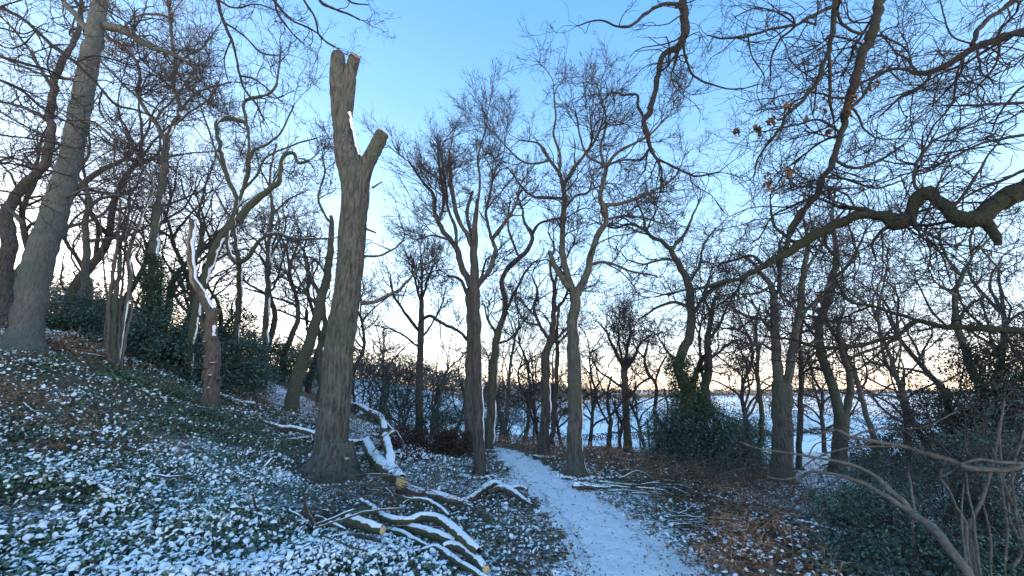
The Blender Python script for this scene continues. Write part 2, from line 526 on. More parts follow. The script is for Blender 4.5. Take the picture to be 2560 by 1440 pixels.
# footprints pressed into the snow, going both ways
arc_ = np.concatenate([[0], np.cumsum(np.linalg.norm(np.diff(k, axis=0), axis=1))])
foot = np.zeros(PX.shape)
for j_ in range(64):
    s_ = 0.6 + j_ * 0.27 + 0.08 * rng.normal()
    if s_ > arc_[-1]: break
    q_ = np.argmin(np.abs(arc_ - s_)); sgn = 1 if j_ % 2 else -1
    cxy = k[q_] + nrm[q_] * (sgn * 0.10 + 0.10 * rng.normal()); th_ = tng[q_] * 1.0; th_ = norm(th_ + nrm[q_] * 0.2 * sgn)
    dx, dy = PX - cxy[0], PY - cxy[1]
    la = dx * th_[0] + dy * th_[1]; lb = -dx * th_[1] + dy * th_[0]
    foot = np.maximum(foot, ss(1.5 - 1.5 * np.sqrt((la / 0.16) ** 2 + (lb / 0.07) ** 2) + 0.3))
PZ = PZ - 0.034 * foot
sn = sn - 0.10 * foot * (0.4 + fbm(PX * 9, PY * 9, 0, 3)) + 0.0
me = mesh_data('path', np.stack([PX, PY, PZ], -1), pq, attrs={'snow': sn.ravel()})
add('path', me, M['path'])['kind'] = 'structure'
# ---------------- tubes and branch growth ----------------
def tubes(P, R, k, squash=None):
    """P (n,s,3) R (n,s): n tubes of s rings with k sides -> verts, quads"""
    P = np.asarray(P, float); R = np.asarray(R, float)
    n, s, _ = P.shape
    T = norm(np.gradient(P, axis=1))
    ref = np.zeros((n, 3)); ax = np.argmin(np.abs(T[:, 0]), axis=1); ref[np.arange(n), ax] = 1
    fr = np.empty((n, s, 3))
    c = norm(ref - (ref * T[:, 0]).sum(-1, keepdims=True) * T[:, 0])
    for i in range(s):
        c = norm(c - (c * T[:, i]).sum(-1, keepdims=True) * T[:, i])
        fr[:, i] = c
    bi = np.cross(T, fr)
    a = np.arange(k) * 2 * pi / k
    V_ = P[:, :, None] + R[:, :, None, None] * (np.cos(a)[None, None, :, None] * fr[:, :, None] + np.sin(a)[None, None, :, None] * bi[:, :, None])
    idx = np.arange(n * s * k).reshape(n, s, k)
    q = np.stack([idx[:, :-1], np.roll(idx[:, :-1], -1, 2), np.roll(idx[:, 1:], -1, 2), idx[:, 1:]], -1).reshape(-1, 4)
    return V_.reshape(-1, 3), q

def merge(parts):
    Vs, Qs, o = [], [], 0
    for v, q in parts:
        Vs.append(v); Qs.append(q + o); o += len(v)
    return np.vstack(Vs), np.vstack(Qs)

def grow(P0, D0, L, S, wig, up, R0, R1, corr=0.35, outward=None):
    n = len(P0)
    P = np.empty((n, S + 1, 3)); P[:, 0] = P0
    D = norm(D0); k = rng.normal(size=(n, 3)) * wig
    st = (L / S)[:, None]
    up = np.broadcast_to(np.asarray(up, float), (n,))
    for i in range(S):
        k = corr * k + (1 - corr) * rng.normal(size=(n, 3)) * wig * 1.5
        D = D + k
        D[:, 2] += up
        if outward is not None:
            D = D + outward
        D = norm(D)
        P[:, i + 1] = P[:, i] + D * st * rng.uniform(0.75, 1.25, (n, 1))
    t = np.linspace(0, 1, S + 1)[None]
    R = R0[:, None] * (1 - t) + R1[:, None] * t
    return P, R

def spawn(P, R, per, t0=0.2, ang=(35, 75), t1=1.0, pw=1.0):
    """per: expected children per tube -> start, direction, parent radius there, parent t, parent index"""
    n, s, _ = P.shape
    cnt = rng.poisson(per, n) if np.ndim(per) == 0 else rng.poisson(per)
    pid = np.repeat(np.arange(n), cnt)
    m = len(pid)
    t = t0 + (t1 - t0) * rng.uniform(size=m) ** pw
    f = t * (s - 1); i = np.minimum(f.astype(int), s - 2); f = (f - i)[:, None]
    A, B = P[pid, i], P[pid, i + 1]
    p = A * (1 - f) + B * f
    r = R[pid, i] * (1 - f[:, 0]) + R[pid, i + 1] * f[:, 0]
    T = norm(B - A)
    q = rng.normal(size=(m, 3)); q = norm(q - (q * T).sum(-1, keepdims=True) * T)
    a = np.radians(rng.uniform(ang[0], ang[1], m))[:, None]
    return p, T * np.cos(a) + q * np.sin(a), r, t, pid

def crown(limbs, Y, l1=1.5, d1=2.2, n2=6, n3=5, n4=2.2, up=0.05, wig=0.27, t0=0.25, rmin=None, centre=None, out=0.0, kmul=1.0, ang=(35, 75), twig4=True, ratio=0.56, flat=1.0):
    """twiggy growth from limb polylines; limbs = list of (P (s,3), R (s,)). Returns mid (V,Q), fine (V,Q)"""
    rm = rmin if rmin else Y * 0.00038
    l1 = l1 * 1.10; n2 = n2 * 0.88; n3 = n3 * 0.82; n4 = n4 * 0.75
    st, di, pr, tt = [], [], [], []
    for P, R in limbs:
        Lm = np.linalg.norm(np.diff(P, axis=0), axis=1).sum()
        ps, ds, rs, ts, _ = spawn(P[None], R[None], np.array([d1 * Lm * (1 - t0)]), t0, ang)
        # the limb's tip goes on as a spray of its own
        T = norm(P[-1] - P[-2])
        m = 2
        ps = np.vstack([ps, np.repeat(P[-1:], m, 0)]); ds = np.vstack([ds, T + rng.normal(size=(m, 3)) * 0.35])
        rs = np.concatenate([rs, np.full(m, R[-1])]); ts = np.concatenate([ts, np.full(m, 0.6)])
        st.append(ps); di.append(ds); pr.append(rs); tt.append(ts)
    P0, D0, R_, T_ = np.vstack(st), np.vstack(di), np.concatenate(pr), np.concatenate(tt)
    D0[:, 1] *= flat
    L = l1 * rng.uniform(0.55, 1.25, len(P0)) * (1.15 - 0.5 * T_)
    if centre is not None:
        o = lambda P: norm(P - centre) * out
    else:
        o = lambda P: None
    def lv(P0, D0, L, S, par, wg, frac, tip):
        R0 = np.clip(L * 0.017, rm * 1.0, np.maximum(par * frac, rm * 1.05))
        return grow(P0, D0, L, S, wg, up, R0, np.maximum(R0 * tip, rm * 0.75), outward=o(P0))
    A, Ra = lv(P0, D0, L, 9, R_, wig, 0.6, 0.35)
    p, d, r, t, pid = spawn(A, Ra, n2 * L / max(L.mean(), 1e-6), 0.15, ang)
    L2 = L[pid] * ratio * rng.uniform(0.6, 1.3, len(p)) * (1.2 - 0.6 * t)
    B, Rb = lv(p, d, L2, 6, r, wig * 1.05, 0.75, 0.5)
    p, d, r, t, pid = spawn(B, Rb, n3 * L2 / max(L2.mean(), 1e-6), 0.12, ang)
    L3 = np.maximum(L2[pid] * 0.5 * rng.uniform(0.6, 1.3, len(p)), 0.10)
    C_, Rc = lv(p, d, L3, 3, r, wig * 1.1, 0.85, 0.7)
    mid = merge([tubes(A, Ra, 4 if Y < 12 else 3), tubes(B, Rb, 3)])
    fine = [tubes(C_, Rc, 3)]
    if twig4 and n4 > 0:
        p, d, r, t, pid = spawn(C_, Rc, n4 * L3 / max(L3.mean(), 1e-6), 0.2, (25, 60))
        L4 = np.maximum(L3[pid] * 0.5 * rng.uniform(0.6, 1.3, len(p)), 0.06)
        L4 = np.minimum(L4, 0.20 if Y < 16 else 9)
        D_, Rd = lv(p, d, L4, 1, r, wig * 0.8, 0.9, 0.8)
        fine.append(tubes(D_, Rd, 3))
    return mid, merge(fine)

def parse(s):
    return np.array([[float(c) for c in q.split(',')] for q in s.split()])

def off_axis(a):
    """a wide lens stretches things away from its axis: undo that across the stem"""
    d = norm(np.gradient(a[:, :2], axis=0))
    p = (a[:, :2] - [1280, 720]) / 1000
    return np.sqrt(1 + (p[:, 0] * -d[:, 1] + p[:, 1] * d[:, 0]) ** 2)

def trace(s, Y, dy=0.0, step=0.12, wob=0.012, lift=0.0):
    """pixel outline 'u,v,width ...' of a stem standing Y metres ahead (dy: how far its tip runs back) -> P, R"""
    a = parse(s)
    t = np.linspace(0, 1, len(a))
    Yv = Y + dy * t ** 1.2
    P = at(a[:, 0], a[:, 1], Yv)
    _, yf, _ = ray(a[:, 0], a[:, 1])
    # length of a pixel across, at that depth and off-axis angle
    R = a[:, 2] / 2000.0 * Yv / yf / off_axis(a)
    Q = catmull(np.c_[P, R], step)
    P, R = Q[:, :3].copy(), np.maximum(Q[:, 3], 0.004)
    if wob and len(P) > 4:
        n = len(P); m = rng.normal(size=(n, 3)); m[0] = 0
        m = (np.roll(m, 1, 0) + m * 2 + np.roll(m, -1, 0)) / 4
        P += m * np.minimum(wob * 2.0, R[:, None] * 0.35)
        R *= 1 + np.where(R > 0.06, 0.012, 0.07) * rng.normal(size=n)
    return P, R

def tube1(P, R, k, cap=True):
    v, q = tubes(P[None], R[None], k)
    return v, q

def knobbly(v, P, R, amp=0.12, sc=3.5):
    n = (fbm(v[:, 0] * sc, v[:, 1] * sc, v[:, 2] * sc, 31) - 0.5) * 2
    k = len(v) // len(P)
    C = np.repeat(P, k, 0); Rr = np.repeat(R, k)
    return v + norm(v - C) * (n * amp * Rr)[:, None]

SNOWDIR = norm(np.array([0.55, -0.10, 0.62]))
def snow_strip(P, R, D=None, arc=26, thr=0.46, th=0.25, seed=0, sc=2.4, step=1, maxth=0.03, lo=0.3, rag=0.35):
    """a crust of snow lying along a stem on the side that faces D"""
    D = SNOWDIR if D is None else norm(np.asarray(D, float))
    n = len(P)
    T = norm(np.gradient(P, axis=0))
    A = D - (T @ D)[:, None] * T
    face = np.linalg.norm(A, axis=1)
    A = norm(A); B = np.cross(T, A)
    g = noise3(P[:, 0] * sc + seed * 7.1, P[:, 1] * sc, P[:, 2] * sc, 3)
    f = ss((g - thr) / 0.10) * ss((face - lo) / 0.25)
    # jagged edge
    e = 0.35 + 0.8 * noise3(np.arange(n) * 0.37 + seed * 3, 0.5, 0, 6)[:, None] + rag * (rng.uniform(size=(n, 1)) - 0.5)
    e = np.maximum(e, 1.9 * (0.5 - rag)) if rag < 0.2 else e
    h = np.radians(arc) * f[:, None] * e
    m = 7
    a = np.linspace(-1, 1, m)[None] * h + (rng.uniform(-1, 1, (n, 1)) * 0.10)
    tk = np.minimum(R * th, maxth)[:, None] * np.cos(np.linspace(-1, 1, m) * pi / 2)[None] ** 0.5 * (0.4 + 0.6 * f[:, None]) - 0.003
    rr = R[:, None] + tk * (1 + 0.35 * (rng.uniform(size=(n, 1)) - 0.5))
    V_ = P[:, None] + rr[:, :, None] * (np.cos(a)[:, :, None] * A[:, None] + np.sin(a)[:, :, None] * B[:, None])
    idx = np.arange(n * m).reshape(n, m)
    keep = (f[:-1] > 0.03) | (f[1:] > 0.03)
    q = np.stack([idx[:-1, :-1], idx[1:, :-1], idx[1:, 1:], idx[:-1, 1:]], -1)[keep].reshape(-1, 4)
    return V_.reshape(-1, 3), q

def leafset(C, size, tilt=0.7, shape='oval', tint=None, N_=None, up=None, fold=0.25, wid=0.5):
    """one small folded leaf per point; up = mean normal"""
    n = len(C)
    nrm_ = rng.normal(size=(n, 3)) * tilt
    nrm_ += (np.array([0, 0, 1.0]) if up is None else up)
    nrm_ = norm(nrm_)
    r = rng.normal(size=(n, 3)); x = norm(r - (r * nrm_).sum(-1, keepdims=True) * nrm_)
    y = np.cross(nrm_, x)
    s = np.asarray(size)[:, None] if np.ndim(size) else np.full((n, 1), size)
    tpl = np.array([[-0.5, 0, 0], [-0.12, wid * 0.5, fold * .5], [0.28, wid * 0.42, fold * .45], [0.5, 0, -0.08], [0.28, -wid * 0.42, fold * .45], [-0.12, -wid * 0.5, fold * .5]])
    V_ = C[:, None] + s[:, None] * (tpl[None, :, 0:1] * x[:, None] + tpl[None, :, 1:2] * y[:, None] + tpl[None, :, 2:3] * nrm_[:, None])
    b = np.arange(n)[:, None] * 6
    q = np.concatenate([b + np.array([[0, 3, 2, 1]]), b + np.array([[0, 5, 4, 3]])], 0)
    tn = rng.uniform(size=n) if tint is None else tint
    return V_.reshape(-1, 3), q, np.repeat(tn, 6), (x, y, nrm_)

def leafset_small(C, size, tilt=1.0, up=None, tint=None, wid=0.5):
    """two-triangle leaves for foliage a pixel or so across"""
    n = len(C)
    nrm_ = norm(rng.normal(size=(n, 3)) * tilt + (np.array([0, 0, 1.0]) if up is None else up))
    r = rng.normal(size=(n, 3)); x = norm(r - (r * nrm_).sum(-1, keepdims=True) * nrm_); y = np.cross(nrm_, x)
    s = np.asarray(size)[:, None] if np.ndim(size) else np.full((n, 1), size)
    tpl = np.array([[-0.5, 0, -.06], [0, wid * 0.5, 0.08], [0.5, 0, -.06], [0, -wid * 0.5, 0.08]])
    V_ = C[:, None] + s[:, None] * (tpl[None, :, 0:1] * x[:, None] + tpl[None, :, 1:2] * y[:, None] + tpl[None, :, 2:3] * nrm_[:, None])
    q = np.arange(n)[:, None] * 4 + np.array([[0, 3, 2, 1]])
    tn = rng.uniform(size=n) if tint is None else tint
    return V_.reshape(-1, 3), q, np.repeat(tn, 4)

def snowpads_far(cc, sz_, frame):
    xx, yy, nn = frame; m_ = len(cc); a_ = np.arange(6) * pi / 3
    tp = np.vstack([np.stack([.5 * np.cos(a_), .36 * np.sin(a_), 0 * a_], -1), [[0, 0, .24]]])
    Vf = cc[:, None] + sz_[:, None, None] * (tp[None, :, 0:1] * xx[:, None] + tp[None, :, 1:2] * yy[:, None] + tp[None, :, 2:3] * nn[:, None])
    i_ = np.arange(6); tf = (np.arange(m_) * 7)[:, None, None] + np.stack([i_, (i_ + 1) % 6, np.full(6, 6)], -1)[None]
    return Vf.reshape(-1, 3), tf.reshape(-1, 3)

def snowcaps(C, size, frame, wid=0.72):
    """little domed pads of snow; frame = (x,y,n) of the leaf beneath"""
    x, y, nn = frame
    n = len(C); s = np.asarray(size)[:, None]
    a = np.arange(7) * 2 * pi / 7
    ringA = np.stack([0.5 * np.cos(a), 0.5 * wid * np.sin(a), 0 * a + 0.0], -1)
    ringB = np.stack([0.36 * np.cos(a), 0.36 * wid * np.sin(a), 0 * a + 0.22], -1)
    tpl = np.vstack([ringA, ringB, [[0, 0, 0.30]]])
    jit = 1 + 0.22 * rng.normal(size=(n, 15, 1)); jit[:, 7:14] = jit[:, :7]
    T_ = tpl[None] * np.concatenate([jit, jit, np.ones_like(jit)], -1)
    V_ = C[:, None] + s[:, None] * (T_[:, :, 0:1] * x[:, None] + T_[:, :, 1:2] * y[:, None] + T_[:, :, 2:3] * nn[:, None])
    i = np.arange(7); j = (i + 1) % 7
    qd = np.stack([i, j, j + 7, i + 7], -1)
    tr = np.stack([i + 7, j + 7, np.full(7, 14)], -1)
    b = (np.arange(n) * 15)[:, None, None]
    return V_.reshape(-1, 3), (b + qd[None]).reshape(-1, 4), (b + tr[None]).reshape(-1, 3)

def cut_disc(name, c, nrm_, r, parent, base, mat=None, wid=1.0):
    """a sawn face: a slightly rough disc with its own origin at the pith"""
    nrm_ = norm(np.asarray(nrm_, float))
    k = 22
    ref = np.array([0, 0, 1.0]) if abs(nrm_[2]) < 0.8 else np.array([1.0, 0, 0])
    x = norm(np.cross(ref, nrm_)); y = np.cross(nrm_, x)
    a = np.arange(k) * 2 * pi / k
    rr = r * (1 + 0.05 * np.sin(a * 3 + 1) + 0.02 * rng.normal(size=k))
    A = rr[:, None] * (np.cos(a)[:, None] * x * wid + np.sin(a)[:, None] * y)
    Vv = np.vstack([A - nrm_ * 0.02, A + nrm_ * 0.004, A * 0.5 + nrm_ * 0.006, [nrm_ * 0.005]])
    i = np.arange(k); j = (i + 1) % k
    q = np.vstack([np.stack([i, j, j + k, i + k], -1), np.stack([i + k, j + k, j + 2 * k, i + 2 * k], -1)])
    t = np.stack([i + 2 * k, j + 2 * k, np.full(k, 3 * k)], -1)
    me = mesh_data(name, Vv, q, t, smooth=False)
    return add(name, me, mat or M['cut'], parent, np.asarray(c) - base)

def sub(V_, base):
    return V_ - np.asarray(base)[None]

def make_tree(label, Y, trunk, limbs=(), cat='tree', name='bare_tree', group=None, bark='bark', limb_bark=None, twig='twig',
              sides=14, snow_on=(), snow_thr=0.42, trunk_dy=0.0, flare=1.0, l1=1.4, d1=2.0, trunk_twigs=0.0, crown_kw=None, sink=0.35, limb_dy=None, do_crown=True, cuts=(), snow_kw=None, extra_limbs_no_twigs=()):
    Pt, Rt = trace(trunk, Y, trunk_dy)
    # run the foot down into the ground and flare it
    h0 = Pt[0, 2]
    f = np.clip(1 - (Pt[:, 2] - h0) / 0.55, 0, 1)
    Rt = Rt * (1 + 0.34 * flare * f ** 2.5)
    d = norm(Pt[0] - Pt[3]); d = norm(d + np.array([0, 0, -1.0]))
    Pt = np.vstack([Pt[0] + d * sink, Pt[0] + d * sink * 0.5, Pt]); Rt = np.concatenate([[Rt[0] * 1.15, Rt[0] * 1.1], Rt])
    base = Pt[2].copy()
    root = empty(name, base, label, cat, group)
    v, q = tube1(Pt, Rt, sides)
    v = knobbly(v, Pt, Rt, 0.12 if sides < 24 else 0.035)
    print('BASE', round(float(Pt[2][2] - gh(Pt[2][0], Pt[2][1])), 2), label[:50])
    # close the top with a fan where it is broken off or runs into twigs
    add('trunk', mesh_data('trunk', sub(v, base), q), M[bark], root)
    L = []
    snow_parts = []
    if 'trunk' in snow_on:
        snow_parts.append(snow_strip(Pt[2:], Rt[2:], thr=snow_thr, seed=1, **(snow_kw or {})))
    for i, s in enumerate(limbs):
        dy = (limb_dy[i] if limb_dy else rng.uniform(-0.12, 0.12) * Y)
        y0 = Y
        first = parse(s)[0]
        # start at the depth of the trunk near there
        pp = at(first[0], first[1], Y)
        kk = np.argmin(np.linalg.norm(Pt - pp, axis=1))
        y0 = Pt[kk, 1]
        if np.linalg.norm(Pt[kk] - pp) > 0.5 and L:
            best = min(((np.linalg.norm(a[0] - pp, axis=1).min(), a[0][np.argmin(np.linalg.norm(a[0] - pp, axis=1)), 1]) for a in L))
            if best[0] < 0.6: y0 = best[1]
        P, R = trace(s, y0, dy)
        L.append((P, R))
        v, q = tube1(P, R, 9)
        add('limb', mesh_data('limb', sub(knobbly(v, P, R), base), q), M[limb_bark or bark], root)
        if i in snow_on:
            snow_parts.append(snow_strip(P, R, thr=snow_thr, seed=i + 2, **(snow_kw or {})))
    if snow_parts:
        v, q = merge(snow_parts)
        if len(q):
            o = add('snow', mesh_data('snow', sub(v, base), q), M['snow'], root); o['kind'] = 'stuff'
    if do_crown:
        src = [a for i, a in enumerate(L) if i not in extra_limbs_no_twigs]
        if trunk_twigs:
            src.append((Pt[len(Pt) // 3:], Rt[len(Rt) // 3:] * 0.3))
        kw = dict(up=0.05, out=0.05, centre=np.array([base[0], base[1], base[2] + 0.45 * (max([a[0][:, 2].max() for a in src] or [5]) - base[2])]))
        kw.update(crown_kw or {})
        (mv, mq), (fv, fq) = crown(src, Y, l1=l1, d1=d1, **kw)
        o = add('branches', mesh_data('branches', sub(mv, base), mq), M[twig], root); o['kind'] = 'stuff'
        o = add('twigs', mesh_data('twigs', sub(fv, base), fq, smooth=False), M[twig], root); o['kind'] = 'stuff'
    return root, base, (Pt, Rt), L
# ---------------- the felled-top oak in the middle ----------------
def lopped_oak():
    Y = 8.0
    main, mr = trace('829,1222,100 829,1200,102 829,1160,96 828,1106,90 834,1050,84 838,1000,82 846,900,78 858,800,75 869,720,72 877,640,72 884,550,71 889,490,74 886,440,76 872,400,66 860,360,54 853,300,50 850,250,49 847,200,46 845,150,36 846,134,30', Y, 0, 0.08, 0)
    fork, fr = trace('893,520,50 900,460,52 915,415,44 932,385,40 946,355,38 957,332,36', Y, -0.25, 0.08, 0)
    upr, ur = trace('862,330,36 868,260,36 872,220,34 877,180,32 887,142,31', Y, -0.15, 0.08, 0)
    base = gp(829, 1205)
    main = np.vstack([main[0] + [0, 0, -0.5], main]); mr = np.concatenate([[mr[0] * 1.1], mr])
    root = empty('lopped_oak', base, 'tall lopped oak with ridged bark and sawn-off limbs, left of the path', 'tree')
    parts = []
    def closed(P, R, k):
        v, q = tubes(P[None], R[None], k)
        m = len(v)
        v = np.vstack([v, P[:1], P[-1:]])
        i = np.arange(k); j = (i + 1) % k
        t = np.vstack([np.stack([j, i, np.full(k, m)], -1), np.stack([m - k + i, m - k + j, np.full(k, m + 1)], -1)])
        return v, q, t
    roots = []
    for ang, ln, r in [(200, .75, .24), (245, .55, .22), (290, .5, .25), (335, .6, .22), (160, .6, .2), (90, .5, .2), (20, .45, .2)]:
        a = radians(ang); d = np.array([cos(a), sin(a), 0])
        P = np.array([main[1] + [0, 0, 0.75] + d * 0.10, main[1] + [0, 0, 0.40] + d * 0.27, main[1] + [0, 0, 0.12] + d * (0.30 + ln * 0.35), main[1] + [0, 0, -0.05] + d * (0.3 + ln * 0.6), main[1] + [0, 0, -0.35] + d * (0.3 + ln)])
        P[:, 2] += (gh(P[:, 0], P[:, 1]) - base[2]) * np.array([0, 0, .6, 1, 1])
        roots.append((catmull(P, 0.08), r))
    Vs, Qs, Ts, o = [], [], [], 0
    lst = [(main, mr, 24), (fork, fr, 18), (upr, ur, 18)]
    for P, r in roots:
        lst.append((P, r * np.linspace(1.1, 0.35, len(P)), 12))
    for P, R, k_ in lst:
        v, q, t = closed(P, R, k_)
        Vs.append(v); Qs.append(q + o); Ts.append(t + o); o += len(v)
    me = mesh_data('tmp', np.vstack(Vs), np.vstack(Qs), np.vstack(Ts))
    tmp = bpy.data.objects.new('tmp', me); sc.collection.objects.link(tmp)
    md = tmp.modifiers.new('r', 'REMESH'); md.mode = 'VOXEL'; md.voxel_size = 0.022
    ms = tmp.modifiers.new('s', 'SMOOTH'); ms.iterations = 6; ms.factor = 0.5
    dg = bpy.context.evaluated_depsgraph_get(); dg.update()
    ev = tmp.evaluated_get(dg); em = ev.to_mesh()
    n = len(em.vertices)
    co = np.empty(n * 3, np.float32); em.vertices.foreach_get('co', co); co = co.reshape(-1, 3).astype(float)
    no = np.empty(n * 3, np.float32); em.vertices.foreach_get('normal', no); no = no.reshape(-1, 3)
    pol = [tuple(p.vertices) for p in em.polygons]
    q = np.array([p for p in pol if len(p) == 4]); t = np.array([p for p in pol if len(p) == 3]).reshape(-1, 3)
    ev.to_mesh_clear(); bpy.data.objects.remove(tmp)
    a = fbm(co[:, 0] * 19, co[:, 1] * 19, co[:, 2] * 3.2, 3, 2)
    ridge = 1 - np.abs(a - 0.5) * 6
    b = fbm(co[:, 0] * 2.5, co[:, 1] * 2.5, co[:, 2] * 1.2, 8, 2) - 0.5
    co = co + no * (-0.022 * np.clip(ridge, 0, 1) + 0.05 * b)[:, None]
    add('trunk', mesh_data('trunk', sub(co, base), q, t), M['bark_main'], root)
    def end(P, R, off=0.01): 
        T = norm(P[-1] - P[-4]); return P[-1] + T * off, T
    c, T = end(upr, ur)
    cut_disc('cut_face', c + [0.03, -0.03, 0.012], norm(T * 0.8 + np.array([0.55, -0.75, 0.1])), ur[-1] * 1.0, root, base, M['torn'])
    c, T = end(fork, fr)
    cut_disc('cut_face', c, norm(T + np.array([0.1, 0.1, 0.1])), fr[-1] * 0.9, root, base, M['torn'])
    c, T = end(main, mr)
    cut_disc('cut_face', c, T, mr[-1] * 0.8, root, base, M['torn'])
    # snow lodged in the fork
    P, R = trace('873,290,48 880,330,52 888,370,56 896,402,58', Y, 0, 0.05, 0)
    P = P + [-0.14, -0.01, 0]
    v, q2 = snow_strip(P, R * 0.93, D=[1, -0.45, 0.4], arc=15, thr=0.0, th=0.2, lo=0.0)
    add('snow', mesh_data('snow', sub(v, base), q2), M['snow'], root)['kind'] = 'stuff'
    # the few shoots left on the stem
    sh = []
    for s, dy in [('903,757,12 940,755,10 972,738,8 1000,722,8 1030,690,6 1052,664,5 1085,652,4', 0.6),
                  ('908,640,7 945,640,6 985,622,5 1010,600,4', 0.9), ('915,572,6 940,582,4', 0.2), ('930,470,5 955,455,3', .2), ('868,150,3 905,140,2', 0)]:
        P, R = trace(s, Y, dy, 0.08)
        sh.append((P, R))
        v, q = tube1(P, R, 7)
        add('shoot', mesh_data('shoot', sub(v, base), q), M['bark'], root)
    (mv, mq), (fv, fq) = crown(sh[:2], Y, l1=0.75, d1=3.2, n2=5, n3=3.5, n4=1.5, up=0.05, t0=0.3)
    v, q = merge([(mv, mq), (fv, fq)])
    add('twigs', mesh_data('twigs', sub(v, base), q, smooth=False), M['twig'], root)['kind'] = 'stuff'
    # cut stub at the foot
    P, R = trace('852,1180,20 862,1160,16 867,1145,15', 7.7, 0, 0.05, 0)
    v, q = tube1(P, R, 10)
    add('stub', mesh_data('stub', sub(v, base), q), M['bark'], root)
    cut_disc('cut_face', P[-1], P[-1] - P[-3], R[-1] * .95, root, base)
lopped_oak()

# ---------------- left side ----------------
make_tree('huge pale grey trunk at the left edge, leaning right out of the frame', 8.6,
  '62,865,100 66,830,92 80,720,90 102,640,86 130,550,80 156,470,72 178,400,66 204,250,61 228,130,56 248,20,46 262,-60,42 285,-180,36',
  ['218,80,20 205,55,16 182,30,13 158,0,11 140,-60,9', '262,62,22 300,72,20 340,95,16 385,120,13 440,140,9 485,163,5',
   '60,560,12 20,520,9 -40,500,6', '200,300,8 240,310,6 300,350,4 350,360,3', '150,500,7 230,470,5 320,500,4', '215,200,7 120,190,6 20,150,4', '190,380,7 90,330,5 0,280,4','240,140,6 330,230,5 420,290,4'],
  bark='bark_grey', sides=26, l1=1.5, d1=2.6, name='beech_tree', crown_kw=dict(n2=6, n3=5, n4=1.6, up=0.0, wig=0.25), limb_dy=[0.5, 0.6, -.5, -1.2, -.8, -1.0, -1.4, 1])
make_tree('ivy-clad crooked trunk behind the huge grey one at the left edge', 10.5,
  '5,850,70 8,760,58 12,680,48 22,600,46 15,545,42 40,490,32 85,445,30 115,400,28 130,330,26 125,280,25 135,210,24 155,150,22',
  ['155,155,20 185,105,18 200,50,14 205,-40,10', '120,300,10 60,270,8 0,255,6 -60,250,5', '105,430,8 50,400,6 -20,390,4', '135,230,8 90,150,7 40,80,5 0,40,4'],
  bark='bark_dark', l1=1.8, d1=2.4, crown_kw=dict(n2=6, n3=5, n4=1.6))
rC = make_tree('tall forked oak behind the clump of thin stems, with snow down its right side', 14.0,
  '372,850,34 382,720,29 387,600,27 400,500,25 410,420,21 415,345,19',
  ['415,350,17 438,305,14 450,275,12 440,235,12 432,200,12 440,150,10 430,100,9 426,40,8 420,-30,6',
   '412,345,12 392,312,11 368,280,10 345,243,10 350,195,9 335,145,8 300,112,8 262,92,8',
   '452,278,9 480,240,7 520,220,6 580,205,4', '436,180,8 465,140,7 505,120,6 550,60,4', '427,45,7 390,35,7 345,40,6 310,68,5',
   '415,350,9 390,300,8 430,250,7 470,200,6 500,150,5', '440,310,8 475,280,6 520,250,5 545,215,4','404,480,7 360,420,6 330,360,5 300,300,4'],
  snow_on=('trunk', 0), snow_thr=0.52, l1=2.0, d1=2.4, crown_kw=dict(n2=6, n3=5, n4=1.6))
make_tree('slender bare tree between the huge grey trunk and the clump of thin stems', 14.5,
  '188,865,26 203,780,26 212,700,24 218,620,20 212,560,18 225,515,14 215,470,12 195,440,10 205,380,8 200,320,6',
  ['225,520,10 255,495,9 300,488,6 340,470,4', '225,602,9 270,598,8 330,585,6 380,560,4', '215,480,6 160,440,5 130,430,4'],
  bark='bark', l1=1.8, d1=2.5, crown_kw=dict(n2=6, n3=5, n4=1.5))
# coppice clump
def coppice():
    Y = 10.0
    base = gp(292, 932)
    root = empty('coppiced_tree', base, 'clump of thin pale upright stems sprouting from one foot on the left slope', 'tree')
    L = []
    for s, dy in [('272,935,15 270,860,14 272,790,13 278,720,12 290,640,10 297,570,8 300,500,6 285,430,5 290,350,4', .3),
                  ('285,935,13 284,850,15 288,760,16 296,680,13 303,600,9 318,560,8 325,480,6 318,400,4', .8),
                  ('295,935,13 305,840,12 318,760,12 326,690,11 322,640,12 330,605,11 355,545,9 378,480,8 385,430,6 400,410,5', .1),
                  ('288,935,9 297,850,9 300,770,8 308,690,7 315,600,6 340,520,5', 1.0),
                  ('300,935,8 318,830,8 330,770,7 322,700,6 310,560,5 330,470,4', .5),
                  ('278,935,7 262,850,6 268,760,6 258,650,5 250,540,4', .2)]:
        P, R = trace(s, Y + rng.uniform(-.2, .2), dy, 0.1)
        P[0] -= [0, 0, 0.3]
        L.append((P, R))
        v, q = tube1(P, R, 9)
        add('stem', mesh_data('stem', sub(knobbly(v, P, R), base), q), M['hazel'] if len(L) != 2 else M['bark_green'], root)
    v, q = merge([snow_strip(*L[2], thr=0.45, seed=3, arc=24)])
    add('snow', mesh_data('snow', sub(v, base), q), M['snow'], root)['kind'] = 'stuff'
    (mv, mq), (fv, fq) = crown(L, Y, l1=1.1, d1=1.6, n2=5, n3=4, n4=1.5, t0=0.35, wig=0.3)
    add('branches', mesh_data('branches', sub(mv, base), mq), M['twig'], root)['kind'] = 'stuff'
    add('twigs', mesh_data('twigs', sub(fv, base), fq, smooth=False), M['twig'], root)['kind'] = 'stuff'
coppice()
